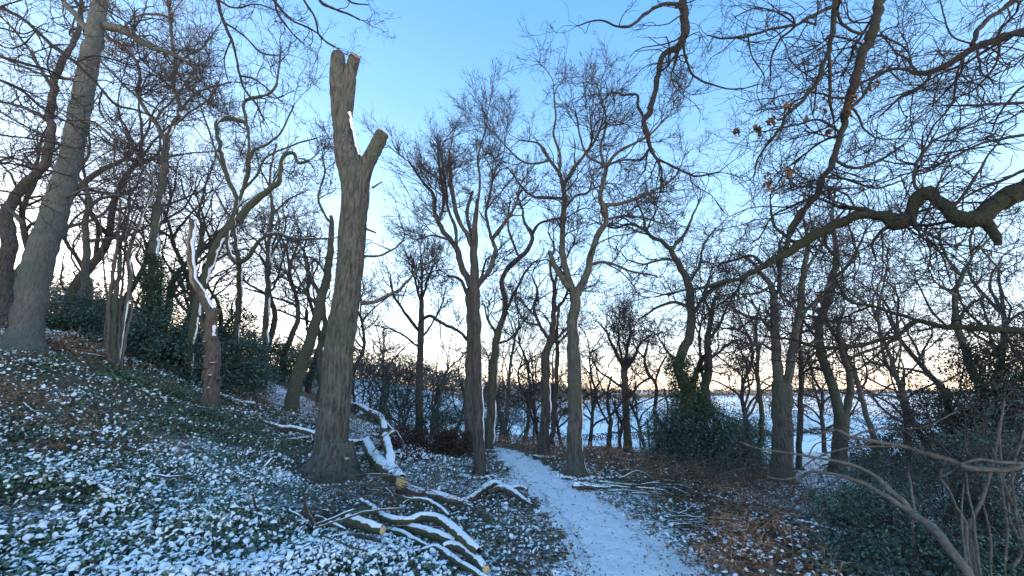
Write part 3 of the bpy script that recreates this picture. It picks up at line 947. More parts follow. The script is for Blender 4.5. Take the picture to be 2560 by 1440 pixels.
# snag with bracket fungi
def snag():
    Y = 10.2
    r_, base, (Pt, Rt), L = make_tree('short broken snag with shelf fungi up its brown trunk and a peeled curved arm', Y,
      '522,1028,54 525,985,48 528,940,46 532,890,42 528,850,40 524,815,38 535,785,30 548,772,14',
      ['536,800,30 522,770,27 505,740,24 488,705,21 479,665,21 477,620,21 478,585,21 481,558,19', '515,835,16 506,812,12 502,795,9 497,790,5'],
      name='broken_snag', bark='bark_brown', snow_on=(0,), snow_thr=0.15, do_crown=False, limb_dy=[0.3, -0.3], snow_kw=dict(arc=34, maxth=0.035))
    P, R = L[0]
    v, q = snow_strip(P[8:], R[8:], D=[-0.2, -1, -0.2], arc=45, thr=0.2, th=0.03, lo=0.0, maxth=0.006)
    add('bare_wood', mesh_data('bare_wood', sub(v, base), q), M['torn'], r_)
    # jagged broken top
    T = norm(P[-1] - P[-4]); Vs, Ts = [], []
    for i in range(9):
        a = i * 2 * pi / 9; c = P[-1] + R[-1] * 0.75 * np.array([cos(a), sin(a), 0])
        s = R[-1] * 0.33; hgt = rng.uniform(0.04, 0.2)
        b_ = len(Vs)
        Vs += [c + [s, 0, -.05], c + [-s * .5, s * .87, -.05], c + [-s * .5, -s * .87, -.05], c + T * hgt]
        Ts += [[b_, b_ + 1, b_ + 3], [b_ + 1, b_ + 2, b_ + 3], [b_ + 2, b_, b_ + 3]]
    add('splinters', mesh_data('splinters', sub(np.array(Vs), base), None, np.array(Ts), smooth=False), M['bark_brown'], r_)['kind'] = 'stuff'
    # bracket fungi with snow
    k = 14; a = np.linspace(-pi / 2, pi / 2, k)
    for i in range(13):
        vv = 990 - i * 13 + rng.uniform(-4, 4)
        j = np.argmin(np.abs(Pt[:, 2] - at(525, vv, Y)[2]))
        ang = radians(rng.choice([-90, -50, -20, -120, -70, -150]) + rng.uniform(-10, 10))
        c = Pt[j] + Rt[j] * 0.95 * np.array([cos(ang), sin(ang), 0])
        w_ = rng.uniform(0.05, 0.10); d = np.array([cos(ang), sin(ang), 0]); e = np.array([-sin(ang), cos(ang), 0])
        rim = c + w_ * (np.cos(a)[:, None] * d * 0.8 + np.sin(a)[:, None] * e)
        top = c + 0.8 * w_ * (np.cos(a)[:, None] * d * 0.7 + np.sin(a)[:, None] * e) + [0, 0, 0.022]
        V_ = np.vstack([rim, top, [c + [0, 0, .025]], [c + [0, 0, -.035]]])
        t = [[x, x + 1, k + x + 1] for x in range(k - 1)] + [[x, k + x + 1, k + x] for x in range(k - 1)] + [[k + x, k + x + 1, 2 * k] for x in range(k - 1)] + [[x + 1, x, 2 * k + 1] for x in range(k - 1)]
        add('bracket_fungus', mesh_data('bracket_fungus', sub(V_, base), None, np.array(t)), M['bark_brown'] if i % 3 else M['bark_dark'], r_)
        if i % 2 == 0:
            V2 = np.vstack([top * 1.0 + [0, 0, .002], [c + d * w_ * .3 + [0, 0, .042]]])
            t2 = [[x, x + 1, k] for x in range(k - 1)]
            add('snow', mesh_data('snow', sub(V2, base), None, np.array(t2)), M['snow'], r_)['kind'] = 'stuff'
    # snow plastered in the hollow
    C = Pt[np.argmin(np.abs(Pt[:, 2] - at(538, 830, Y)[2]))]
    P2, R2 = trace('536,842,34 537,828,36 538,815,30', Y, 0, 0.03, 0)
    v, q = snow_strip(P2, R2 * 1.02, D=[0.5, -1, 0.3], arc=17, thr=0.0, th=0.1, lo=0)
    add('snow', mesh_data('snow', sub(v, base), q), M['snow'], r_)['kind'] = 'stuff'
snag()
make_tree('contorted oak with looping snow-lined limbs rising behind the broken snag', 12.5,
  '468,975,28 474,900,26 482,830,25 498,745,24 520,675,24 545,615,28 572,575,28 595,545,26',
  ['595,550,24 620,520,20 650,492,19 680,470,16 700,452,15 702,415,12 710,390,11 735,385,9 748,408,8 772,400,6',
   '590,550,14 592,505,13 588,480,14 572,450,14 558,405,14 550,360,13 541,325,12 548,302,12 575,297,12 605,304,10 622,318,7',
   '600,500,10 612,455,10 620,410,10 632,378,8 665,362,7 700,335,6 720,295,5 735,262,4',
   '618,415,8 622,350,7 615,300,8 609,262,9 625,246,9 668,236,8 690,215,7 698,170,6 702,120,4',
   '600,480,8 640,440,7 660,400,6 690,380,5 740,360,5 790,345,4',
   '575,570,12 568,610,12 580,650,10 600,655,12 625,640,12 650,602,10 690,585,9 735,597,7 790,597,5 842,594,3',
   '572,450,7 540,380,6 520,320,5 500,260,4 480,200,4', '600,652,9 598,700,9 602,760,8'],
  bark='bark_green', snow_on=('trunk', 0, 1, 5, 7), snow_kw=dict(arc=20), snow_thr=0.3, l1=1.7, d1=2.3, crown_kw=dict(n2=6, n3=5, n4=1.8), name='contorted_oak', trunk_dy=0.3)
make_tree('snow-striped slim trunk between the broken snag and the lone thin trunk', 14.5,
  '592,900,16 593,820,16 597,740,16 598,670,15 590,620,12 585,560,10 590,500,8', ['590,560,7 560,520,6 540,480,4', '590,520,6 620,450,5 625,400,4'],
  snow_on=('trunk',), snow_kw=dict(arc=18), snow_thr=0.4, l1=1.3, d1=2.4, bark='bark_dark')
make_tree('thin straight trunk just left of the leaning trunk', 15.0,
  '656,1000,20 660,900,18 665,800,16 670,700,14 674,600,12 680,520,10 676,440,8 690,360,5', ['672,640,6 640,600,5 610,580,3', '678,540,6 720,500,5 760,480,3', '680,480,6 650,420,4 640,380,3'],
  l1=1.5, d1=2.4, snow_on=('trunk',), snow_thr=0.6, bark='bark')
make_tree('leaning mossy trunk with a splintered top, left of the lopped oak', 13.0,
  '724,1030,38 742,950,34 758,900,32 776,850,28 798,765,26 815,705,22 824,660,20 828,600,16 830,565,13 828,542,8',
  ['827,560,7 812,538,6 797,505,6 800,470,5 812,430,5 806,390,4', '800,765,8 770,740,6 745,690,5 720,640,3', '818,690,7 790,650,5 760,640,4'],
  bark='bark_green', l1=1.4, d1=2.6, name='leaning_tree')
make_tree('mossy thin trunk close behind the lopped oak on its left', 16.0,
  '795,1040,22 805,960,20 800,880,18 812,820,16 805,760,12 780,700,10', ['806,780,9 770,740,7 740,730,5', '802,860,8 830,800,7 850,760,5', '780,705,8 760,640,6 770,580,4'],
  bark='bark_green', l1=1.8, d1=2.6)
# ---------------- centre ----------------
make_tree('round-crowned small tree standing alone between the lopped oak and the dark twin trunks', 19.0,
  '1046,1085,22 1048,1000,19 1049,920,17 1051,850,16 1054,790,14 1054,740,10',
  ['1050,830,9 1025,800,8 1005,770,7 985,740,6 975,700,4', '1052,800,9 1075,790,8 1110,810,8 1150,830,7 1178,855,7', '1054,760,7 1040,710,6 1030,670,4', '1054,750,7 1070,700,6 1085,660,4', '1054,745,7 1056,690,5 1052,650,4', '1050,850,6 1080,810,5 1105,760,4 1115,720,3', '1050,870,6 1010,840,5 975,820,4'],
  bark='bark_dark', l1=1.9, d1=3.0, crown_kw=dict(out=0.14, up=0.06, wig=0.26), trunk_dy=0.2)
make_tree('dark front trunk of the pair left of the path, many limbs fanning upward', 8.8,
  '1197,1192,32 1197,1130,29 1196,1060,28 1193,940,27 1190,860,26 1188,780,25 1186,720,24 1186,650,20 1187,600,18 1190,550,14 1193,500,9',
  ['1180,720,17 1165,690,16 1150,650,15 1138,615,14 1118,588,12 1096,560,11 1086,530,10 1085,495,9 1073,472,8 1050,445,6 1025,405,5',
   '1186,625,14 1170,590,12 1152,560,11 1136,515,11 1130,470,10 1127,440,10 1125,415,9',
   '1188,600,9 1172,560,10 1168,530,9 1175,500,8 1181,478,7',
   '1192,720,14 1212,690,13 1232,655,12 1240,620,11 1232,600,9 1255,565,8 1280,530,7 1300,480,5',
   '1140,610,9 1135,560,8 1120,520,7 1115,470,6 1110,430,5 1100,380,4', '1236,615,8 1225,580,8 1215,540,7 1225,480,6 1240,420,5',
   '1096,560,8 1110,500,7 1100,440,6 1095,380,4', '1193,520,7 1200,460,6 1195,400,5 1205,350,4', '1128,600,8 1090,590,6 1070,590,4'],
  bark='bark_dark', snow_on=('trunk',), snow_thr=0.5, l1=1.4, d1=3.2, crown_kw=dict(out=0.06, up=0.06, wig=0.17, n2=7, n3=6.5, n4=3, ang=(18, 50)), extra_limbs_no_twigs=(2,), snow_kw=dict(arc=16, maxth=0.012))
make_tree('greyish trunk half hidden behind the dark front trunk left of the path', 12.2,
  '1172,1135,30 1174,1050,29 1176,960,26 1178,860,24 1176,780,20 1170,720,14', ['1172,740,9 1150,700,8 1120,690,6', '1175,760,8 1200,700,7 1215,650,5'],
  bark='bark', snow_on=('trunk',), snow_thr=0.5, l1=1.4, d1=2.4)
make_tree('slender curving trunk at the far start of the path, right of the dark pair', 12.8,
  '1222,1135,26 1226,1060,24 1231,980,22 1236,900,20 1243,840,18 1256,800,15 1264,770,14 1258,730,13 1256,700,12 1272,668,12 1300,645,12 1322,622,11 1330,590,10 1318,568,8',
  ['1322,575,8 1310,550,7 1305,520,6 1290,480,4', '1330,590,8 1345,562,7 1375,550,6 1405,543,4', '1264,775,8 1285,735,7 1305,695,6 1325,665,5 1345,650,3', '1300,648,6 1280,600,6 1270,560,5 1275,500,4', '1245,840,7 1220,800,6 1210,760,4','1240,860,6 1270,850,5 1300,820,4'],
  bark='bark', snow_on=('trunk',), snow_kw=dict(arc=16), snow_thr=0.45, l1=1.4, d1=2.4, crown_kw=dict(out=0.1, up=0.09))
make_tree('forked oak with green-tinged trunk right beside the path, the domed crown against blue sky', 8.8,
  '1440,1192,54 1437,1160,44 1436,1100,39 1437,1000,36 1433,900,34 1431,830,29 1435,770,27 1438,735,28',
  ['1434,742,20 1420,695,18 1410,650,16 1406,600,15 1408,560,14 1411,510,13 1409,462,12',
   '1440,742,22 1458,705,20 1474,660,17 1480,625,16 1495,590,15 1513,560,14 1512,525,13 1502,495,12 1506,450,12 1515,415,11',
   '1424,722,16 1405,695,14 1388,665,13 1378,643,12 1374,630,9',
   '1409,470,10 1396,432,9 1375,402,8 1355,368,7 1335,355,5 1300,350,4', '1411,462,9 1440,412,8 1475,370,7 1495,335,6 1508,290,4',
   '1409,500,8 1370,495,7 1330,490,6 1300,460,5 1270,420,4', '1398,440,8 1400,390,7 1385,340,6 1390,290,5 1385,240,4',
   '1513,512,10 1555,507,9 1600,492,7 1650,470,6 1690,440,4', '1515,418,9 1540,385,8 1580,360,6 1620,340,5 1660,300,4', '1514,425,8 1500,370,7 1515,310,6 1505,250,5 1490,210,4',
   '1468,670,8 1495,655,8 1530,660,7 1580,678,5 1640,690,4', '1412,520,7 1440,490,6 1470,480,5 1480,450,4', '1374,400,7 1340,410,6 1300,400,5 1260,360,4', '1515,415,7 1470,390,6 1450,340,5 1440,280,4', '1518,548,7 1560,540,6 1610,545,5 1660,560,4'],
  bark='bark', snow_on=('trunk',), snow_thr=0.36, l1=1.4, d1=2.6, crown_kw=dict(out=0.06, up=0.03, wig=0.21, n2=7.5, n3=6.5, n4=3, ang=(22, 65)), extra_limbs_no_twigs=(2,), sides=20, snow_kw=dict(arc=15, maxth=0.01), limb_dy=[.4, -.5, .1, .8, -1.0, .5, -.7, .6, -.9, .9, .3, .6, -.9, .4, 1.0])
make_tree('upright trunk standing in the bracken just left of the forked oak', 11.6,
  '1360,1142,28 1362,1080,25 1365,1000,23 1363,930,22 1365,890,20 1374,850,16 1383,810,14 1386,760,12 1384,700,10',
  ['1375,850,9 1350,815,8 1335,770,7 1345,730,6 1330,690,4', '1386,780,9 1410,750,7 1420,710,6 1400,670,5', '1384,705,8 1375,660,7 1385,620,5 1370,580,4', '1384,720,7 1400,670,6 1420,640,4', '1370,870,7 1400,840,6 1425,810,5', '1350,815,6 1310,800,5 1290,760,4'],
  bark='bark_dark', snow_on=('trunk',), snow_kw=dict(arc=16), snow_thr=0.5, l1=1.4, d1=2.8, crown_kw=dict(out=0.08))
make_tree('dark slim stem standing close behind the upright bracken trunk', 13.2,
  '1380,1125,13 1384,1050,12 1390,960,11 1394,880,10 1392,820,8 1398,760,6', ['1394,860,5 1420,830,5 1430,790,3', '1392,840,5 1370,800,4 1355,780,3'], bark='bark_dark', l1=1.3, d1=2.6)
# ---------------- right side ----------------
make_tree('bare tree with a straight pale trunk alone on the brow against the snowfield', 14.0,
  '1572,1148,30 1570,1110,22 1567,1050,19 1564,1000,18 1562,950,17 1562,915,16',
  ['1562,925,10 1545,890,9 1530,860,7 1515,830,6 1500,810,4', '1562,920,10 1566,880,9 1575,840,7 1572,800,5', '1562,930,9 1585,895,8 1600,860,6 1625,840,5', '1566,1000,7 1600,960,6 1630,940,5', '1565,980,7 1530,950,6 1500,930,5 1480,900,4','1563,940,7 1550,870,6 1545,820,4'],
  bark='hazel', l1=1.3, d1=3.0, crown_kw=dict(out=0.12, up=0.05), limb_bark='bark')
make_tree('small crooked tree left of the straight pale one on the brow', 13.4,
  '1524,1142,13 1522,1090,12 1526,1050,10 1518,1015,8 1520,980,7 1530,940,5', ['1522,1060,6 1500,1020,5 1490,990,4', '1520,990,5 1500,960,4 1490,920,3', '1525,1040,5 1550,1010,5 1560,990,3'], bark='bark_dark', l1=1.0, d1=2.6)
make_tree('thin crooked sapling touching the straight pale tree on its left side', 13.8,
  '1551,1140,9 1550,1090,9 1554,1055,8 1540,1030,7 1536,1000,5', ['1552,1060,5 1570,1030,4 1590,1010,3'], bark='bark_dark', l1=0.8, d1=2.6)
make_tree('thin S-bent tree between the brow tree and the ivy-wrapped trunk', 13.5,
  '1684,1110,14 1675,1082,12 1650,1058,11 1638,1030,10 1642,990,9 1636,955,9 1618,925,8 1612,890,6 1622,850,5',
  ['1636,960,5 1650,920,5 1665,890,4', '1615,900,5 1590,870,4 1580,840,3', '1660,1070,5 1670,1020,5 1660,970,4'], bark='bark_green', l1=1.1, d1=2.6)
rP = make_tree('sinuous oak rising from the dark evergreen bush, its lower trunk wrapped in ivy', 11.3,
  '1712,1170,38 1714,1100,36 1716,1030,36 1717,985,34 1706,950,30 1696,920,27 1704,885,25 1722,845,23 1728,800,22 1728,750,21 1720,705,19 1700,668,17 1684,640,15 1674,618,14',
  ['1676,622,12 1652,602,10 1628,590,9 1612,570,8 1608,540,6 1590,500,4', '1680,628,11 1700,600,9 1718,575,8 1730,545,6 1745,510,4',
   '1724,770,10 1690,755,8 1650,765,7 1610,790,5', '1728,790,10 1760,745,8 1790,720,7 1830,700,5', '1612,575,7 1570,560,6 1540,570,5 1500,560,4', '1720,710,8 1750,660,7 1760,610,6 1790,570,4', '1690,650,7 1650,650,6 1610,660,5 1570,650,4', '1700,905,8 1670,880,6 1650,850,4'],
  bark='bark_green', l1=1.5, d1=2.7, crown_kw=dict(out=0.07, n2=6, n3=5, n4=2), name='ivy_wrapped_oak')
make_tree('second stem right of the sinuous oak, leaving the same evergreen bush', 12.3,
  '1760,1165,28 1758,1080,26 1762,1010,24 1768,950,22 1772,890,20 1768,840,16 1780,790,12 1790,740,8',
  ['1730,975,18 1742,930,16 1758,890,14', '1770,850,9 1800,810,8 1820,760,6 1850,720,4', '1782,790,8 1760,740,7 1775,690,5', '1770,900,8 1810,870,7 1840,850,5'],
  bark='bark_green', l1=1.4, d1=2.6)
make_tree('thin pole-like tree between the evergreen bush and the stout double trunk', 11.5,
  '1896,1190,14 1900,1120,14 1905,1040,14 1897,990,12 1893,930,11 1896,880,9 1890,820,7 1900,760,5',
  ['1895,940,5 1870,900,5 1850,880,4', '1893,880,5 1915,840,4 1925,800,3', '1890,830,5 1870,780,4 1860,740,3'], bark='bark_green', l1=1.2, d1=2.6)
make_tree('stout oak forking into two near its middle, the thickest trunk right of the path', 9.6,
  '1953,1208,68 1954,1170,60 1955,1100,56 1955,1040,54 1956,990,52 1957,955,46',
  ['1950,965,30 1944,905,26 1940,850,24 1936,800,22 1934,750,20 1926,710,16 1905,685,12 1885,660,9 1860,640,6',
   '1964,968,28 1974,910,24 1984,850,22 1993,800,20 2002,750,19 2008,700,18 2014,650,14 2020,600,10 2010,550,7',
   '1938,840,10 1905,800,9 1870,790,7 1830,770,5', '1990,810,10 2020,770,8 2050,740,7 2090,690,5', '1934,760,9 1950,700,8 1945,640,7 1960,580,5', '1926,715,8 1900,730,7 1860,740,5 1820,760,4', '2010,680,8 2040,640,7 2060,590,5', '1942,880,8 1900,860,6 1850,870,5', '1978,890,7 2020,860,6 2060,850,4'],
  bark='bark', sides=20, l1=1.35, d1=2.6, crown_kw=dict(n2=6, n3=5, n4=2, out=0.05), limb_dy=[.5, -.4, .8, -.9, .6, -.7, .3, -.8, .7], name='stout_oak')
make_tree('slim dark stem immediately right of the stout double trunk', 12.0,
  '1998,1180,17 2000,1100,16 2002,1000,15 2004,920,13 1998,860,11 2006,800,8', ['2003,930,6 2020,900,5 2040,880,4', '2000,870,6 1985,830,5 1980,790,3'], bark='bark_dark', l1=1.2, d1=2.6)
make_tree('greenish Y-forked oak between the stout double trunk and the tangled bush', 11.0,
  '2098,1190,50 2098,1140,44 2100,1080,42 2104,1035,42',
  ['2100,1045,30 2088,990,28 2074,940,26 2056,890,25 2046,850,24 2050,805,24 2066,760,23 2078,710,20 2088,650,17 2088,590,13 2080,530,9 2090,470,6',
   '2108,1045,24 2122,995,22 2125,950,19 2116,905,17 2104,865,14 2096,820,11 2110,770,8',
   '2118,905,10 2150,885,8 2190,870,7 2240,850,5', '2050,850,10 2020,820,8 2000,780,6', '2080,700,10 2120,660,8 2150,610,7 2170,560,5', '2088,640,8 2050,600,7 2030,560,5', '2070,930,8 2030,920,6 2000,940,4', '2105,870,7 2080,830,6 2060,800,4'],
  bark='bark_green', sides=18, l1=1.4, d1=2.6, crown_kw=dict(n2=6, n3=5, n4=1.8), snow_on=(1,), snow_thr=0.6)
make_tree('crooked tree at the far right standing behind the small-leaved bush', 9.5,
  '2490,1230,34 2480,1130,30 2462,1020,27 2444,950,25 2424,905,22 2410,860,21 2392,815,20 2386,770,18 2390,730,17 2402,700,14 2412,670,12',
  ['2412,675,10 2430,640,9 2425,600,8 2440,550,6 2430,500,4', '2405,690,10 2370,650,8 2350,600,7 2360,550,5', '2390,740,9 2360,720,7 2330,700,5', '2430,640,7 2470,600,6 2500,560,5', '2392,800,8 2430,760,7 2470,740,5', '2350,600,7 2310,580,6 2280,560,4'],
  bark='bark_green', l1=1.4, d1=2.8, crown_kw=dict(n2=6, n3=5, n4=1.8))
# ---------------- branches reaching in overhead ----------------
def leaf_bunch(root, base, c, n=6, size=0.07):
    C = c + rng.normal(size=(n, 3)) * 0.028 + [0, 0, -0.03]
    v, q, tn, _ = leafset(C, size * rng.uniform(0.7, 1.2, n), tilt=1.6, fold=0.5, wid=0.42, up=np.array([0, -0.3, 0]))
    # leaves hang: stretch downwards
    v = v + 0
    add('dead_leaves', mesh_data('dead_leaves', sub(v, base), q, smooth=False), M['oak_leaf'], root)['kind'] = 'stuff'

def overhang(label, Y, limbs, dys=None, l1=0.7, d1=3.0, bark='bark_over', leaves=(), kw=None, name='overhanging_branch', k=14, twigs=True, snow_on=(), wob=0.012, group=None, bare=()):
    L = []
    for i, s in enumerate(limbs):
        y0 = Y
        pp = None
        if L:
            f = parse(s)[0]; pp = at(f[0], f[1], Y)
            # join to the nearest point of an earlier limb along the sight line
            best = None
            for P, R in L:
                a = np.stack([(P[:, 0] / P[:, 1]), (P[:, 2] - CAM_H) / P[:, 1]], -1)
                b = np.array([pp[0] / pp[1], (pp[2] - CAM_H) / pp[1]])
                dd = np.linalg.norm(a - b, axis=1); j = dd.argmin()
                if best is None or dd[j] < best[0]: best = (dd[j], P[j, 1])
            if best[0] < 0.05: y0 = best[1]
        P, R = trace(s, y0, (dys[i] if dys else rng.uniform(-0.1, 0.25) * Y), 0.05, wob)
        L.append((P, R))
    base = L[0][0][0].copy()
    root = empty(name, base, label, 'branch', group)
    for i, (P, R) in enumerate(L):
        v, q = tube1(P, R, k if i == 0 else 8)
        add('limb', mesh_data('limb', sub(knobbly(knobbly(v, P, R, 0.14, 9), P, R, 0.10, 28), base), q), M[bark], root)
    if snow_on:
        v, q = merge([snow_strip(*L[i], D=[0, 0, 1], thr=0.45, seed=i) for i in snow_on])
        add('snow', mesh_data('snow', sub(v, base), q), M['snow'], root)['kind'] = 'stuff'
    if twigs:
        kk = dict(n2=6.2, n3=5.0, n4=1.4, up=0.0, wig=0.24, rmin=Y * 0.00044, t0=0.12)
        kk.update(kw or {})
        (mv, mq), (fv, fq) = crown([a for i_, a in enumerate(L) if i_ not in bare], Y, l1=l1, d1=d1, **kk)
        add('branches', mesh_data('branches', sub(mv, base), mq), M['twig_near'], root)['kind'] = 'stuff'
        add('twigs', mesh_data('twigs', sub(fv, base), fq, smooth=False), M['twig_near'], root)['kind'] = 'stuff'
    for (u, v_) in leaves:
        leaf_bunch(root, base, at(u, v_, Y + 0.1), rng.integers(4, 8), 0.022 * Y)
    return root, base, L

overhang('thick twisted oak limb with a broken downward stub reaching in from the right edge', 3.0,
  ['2720,415,59.4 2640,440,54.0 2560,478,48.6 2520,490,46.8 2485,508,45.0 2450,542,45.0 2415,548,41.4 2385,538,38.7 2362,520,37.8 2342,498,36.9 2318,482,36.0 2298,488,36.0 2282,510,36.0 2275,540,36.9 2255,558,37.8 2232,548,39.6 2210,538,28.8 2185,537,23.4 2150,542,23.4 2110,551,23.4 2060,573,23.4 2010,605,22.5 1960,636,20.7 1910,664,14.4 1860,692,10.8 1820,702,9.0 1785,712,8.1 1740,722,6.3 1695,728,5.4 1640,742,3.6',
   '2450,545,40 2472,562,36 2483,580,32 2490,600,27 2493,612,22',
   '2185,537,16 2140,520,12 2100,520,9 2060,500,7 2020,490,5', '2230,560,14 2200,580,9 2180,610,7 2190,650,5', '1960,636,14 1970,590,12 1990,545,11 2020,510,12 2046,485,14',
   '2010,605,12 1975,600,9 1940,570,8 1930,540,7 1925,500,5', '2060,573,9 2070,620,7 2100,660,5 2110,710,4', '1910,664,9 1880,640,7 1840,650,6 1800,660,4', '1860,692,6 1840,730,5 1800,760,4 1760,800,3'],
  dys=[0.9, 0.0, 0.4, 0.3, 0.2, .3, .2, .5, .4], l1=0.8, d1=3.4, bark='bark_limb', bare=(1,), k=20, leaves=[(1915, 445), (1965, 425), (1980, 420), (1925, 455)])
overhang('long dark bough sloping down from the top edge through the upper right sky', 4.0,
  ['2228,-90,30 2205,-10,27 2183,70,25 2155,150,23 2128,220,22 2112,280,19 2100,340,16 2085,400,17 2062,440,16 2046,485,15 2020,510,11 1990,560,12 1965,610,11 1952,660,9 1945,720,6',
   '2112,280,10 2150,250,8 2180,200,6 2210,170,4', '2160,140,9 2190,90,8 2230,100,7 2270,130,6 2280,170,4', '2100,340,8 2060,350,6 2020,380,5 1980,410,4', '2085,400,8 2140,420,7 2200,400,6 2260,360,4', '2060,440,7 2120,450,6 2190,470,5 2260,450,4', '2100,330,8 2050,300,6 2000,310,5 1930,325,4 1880,330,3'],
  dys=[0.6, .4, -.5, .5, .4, .7, .3], l1=1.0, d1=3.2, leaves=[(2125, 262), (2110, 275), (2187, 205), (2070, 325), (1925, 298), (1937, 293), (1888, 322), (1898, 318), (2130, 245)])
overhang('thin forked bough hanging from the top edge just left of the long dark bough', 3.8,
  ['2092,-70,20 2088,-5,18 2084,50,15 2075,120,13 2058,160,11 2040,210,10 2015,240,9 1990,268,8 1965,290,8 1955,315,7 1920,360,6 1893,400,5 1886,440,4',
   '2072,125,10 2075,200,9 2075,260,8 2085,310,6', '2088,10,10 2050,30,9 2020,45,9 1990,62,8 1930,72,7 1870,90,7 1810,96,6 1770,88,4', '1990,62,6 1950,100,5 1930,140,5 1925,190,4', '1870,90,5 1880,140,4 1910,190,4 1905,215,3', '1990,62,6 1940,30,5 1890,20,4 1840,40,3'],
  dys=[0.5, .3, -.3, .3, .2, -.4], l1=0.75, d1=2.8, leaves=[(1965, 262), (1960, 270), (2010, 290), (2052, 265), (1842, 325)], kw=dict(n2=4.5, n3=3.5, n4=1.2))
overhang('heavy crooked bough with a knee-like elbow dropping from the top edge over the forked oak', 4.2,
  ['1706,-80,24 1709,-5,22 1712,50,21 1706,95,20 1694,120,18 1670,130,16 1656,142,14 1650,170,13 1642,210,13 1634,245,13 1622,280,15 1610,300,12 1618,335,11 1626,370,10 1640,395,8 1655,430,6 1650,480,5',
   '1696,118,9 1690,150,7 1680,180,5', '1612,298,9 1598,270,8 1592,238,7 1560,238,6 1530,232,5 1500,260,3', '1709,10,10 1660,10,10 1620,30,9 1580,62,8 1540,66,6 1500,50,5 1440,65,3', '1704,100,8 1715,150,7 1735,190,6 1790,215,5 1850,222,4 1900,210,3', '1626,370,7 1600,400,6 1560,400,5 1500,420,4', '1640,395,7 1690,420,6 1740,440,5 1800,430,4'],
  dys=[0.5, .1, .3, -.5, .4, .5, .6], l1=0.8, d1=2.8, kw=dict(n2=4.5, n3=3.5, n4=1.2))
overhang('long bare bough sweeping in from the right edge below the top right corner', 4.6,
  ['2680,60,18 2620,62,17 2560,76,16 2500,96,16 2450,112,17 2410,135,16 2370,162,15 2330,178,13 2290,183,11 2250,172,9 2210,180,7 2160,205,5',
   '2430,118,12 2445,75,12 2475,45,11 2510,20,10 2545,-20,8', '2330,178,9 2300,220,7 2250,245,6 2200,290,4', '2290,183,8 2270,150,7 2240,130,6 2200,80,5', '2410,135,8 2390,200,7 2380,260,6 2330,320,5 2310,370,3', '2440,112,7 2380,90,6 2360,40,5 2350,0,4', '2500,96,8 2490,160,6 2440,220,5 2400,240,4'],
  dys=[1.2, .3, .4, .6, .5, .3, .4], l1=1.2, d1=3.2)
overhang('straight thin rods crossing the sky at the right edge above the twisted limb', 4.0,
  ['2640,250,9 2560,257,8 2500,260,7 2430,263,6 2360,264,4', '2620,330,9 2560,338,8 2480,352,7 2430,368,6 2350,410,5 2250,440,4 2150,480,3', '2620,400,11 2560,425,9 2500,452,8 2440,478,6 2400,500,4', '2620,190,8 2560,215,7 2500,280,5 2480,330,4'],
  dys=[.3, .6, .2, .5], l1=0.7, d1=2.6, kw=dict(wig=0.2))
overhang('long low mossy bough crossing from the right edge above the small-leaved bush', 4.4,
  ['2680,825,24 2620,830,21 2560,829,19 2468,823,17 2420,818,15 2365,815,13 2320,808,12 2293,802,12 2247,834,11 2200,852,9 2160,864,9 2100,870,8 2057,870,8 2010,858,7 1980,849,6 1920,842,5',
   '2293,802,9 2260,788,8 2231,782,8 2180,765,8 2129,756,8 2108,730,8 2098,712,7 2085,690,5', '2365,815,7 2330,780,6 2310,740,5 2290,700,4', '2180,765,6 2140,780,5 2090,800,4 2040,800,3', '2468,823,8 2430,790,7 2400,750,6 2390,700,4', '2100,870,6 2050,900,5 1990,905,4 1930,900,3', '2247,834,7 2200,880,6 2150,920,5 2100,930,4'],
  dys=[1.0, .3, .3, .4, .2, .4, .3], l1=0.75, d1=2.8, bark='bark_limb', kw=dict(n2=5, n3=3.5, n4=1.0))
overhang('low pale bough curving across the bush at the right, just above the long slanting stem', 3.6,
  ['2680,1160,20 2620,1165,16 2560,1168,14 2520,1172,14 2468,1175,14 2420,1168,13 2365,1150,12 2310,1130,11 2262,1116,10 2200,1106,9 2129,1093,8 2090,1075,6 2040,1085,5',
   '2129,1093,6 2180,1075,6 2240,1070,6 2300,1072,5 2340,1055,5 2390,1030,4', '2262,1116,6 2200,1116,5 2120,1120,5 2050,1140,4 1990,1180,3', '2560,1158,9 2500,1155,8 2440,1150,7 2400,1160,5', '2365,1150,6 2350,1190,5 2380,1180,4', '2310,1130,5 2280,1090,4 2230,1060,3'],
  dys=[0.6, .3, .3, .1, .1, .3], l1=0.5, d1=2.4, bark='hazel', kw=dict(n2=4, n3=2.5, n4=0.8, up=0.02))
overhang('long smooth pale stem slanting up leftwards out of the bottom right corner', 3.2,
  ['2470,1560,30 2440,1490,27 2415,1435,26 2390,1392,24 2365,1355,23 2342,1328,22 2319,1311,20 2290,1290,18 2262,1270,16 2220,1240,14 2180,1219,12 2140,1200,11 2108,1190,9 2065,1183,8 2031,1180,7 1995,1192,6 1954,1198,5 1920,1192,4',
   '2275,1280,15 2255,1252,14 2230,1230,13 2190,1195,11 2140,1165,9 2083,1152,7 2030,1142,6 1970,1132,5 1900,1122,4 1850,1105,3', '2290,1290,8 2282,1250,7 2278,1220,6 2270,1180,4', '2020,1142,4 2040,1110,4 2080,1100,3', '2285,1292,6 2282,1330,6 2285,1360,4', '2108,1190,5 2080,1210,4 2040,1225,3'],
  dys=[1.0, .5, .2, .2, .1, .3], l1=0.45, d1=1.4, bark='hazel', kw=dict(n2=3.5, n3=2.0, n4=0.6), wob=0.006)
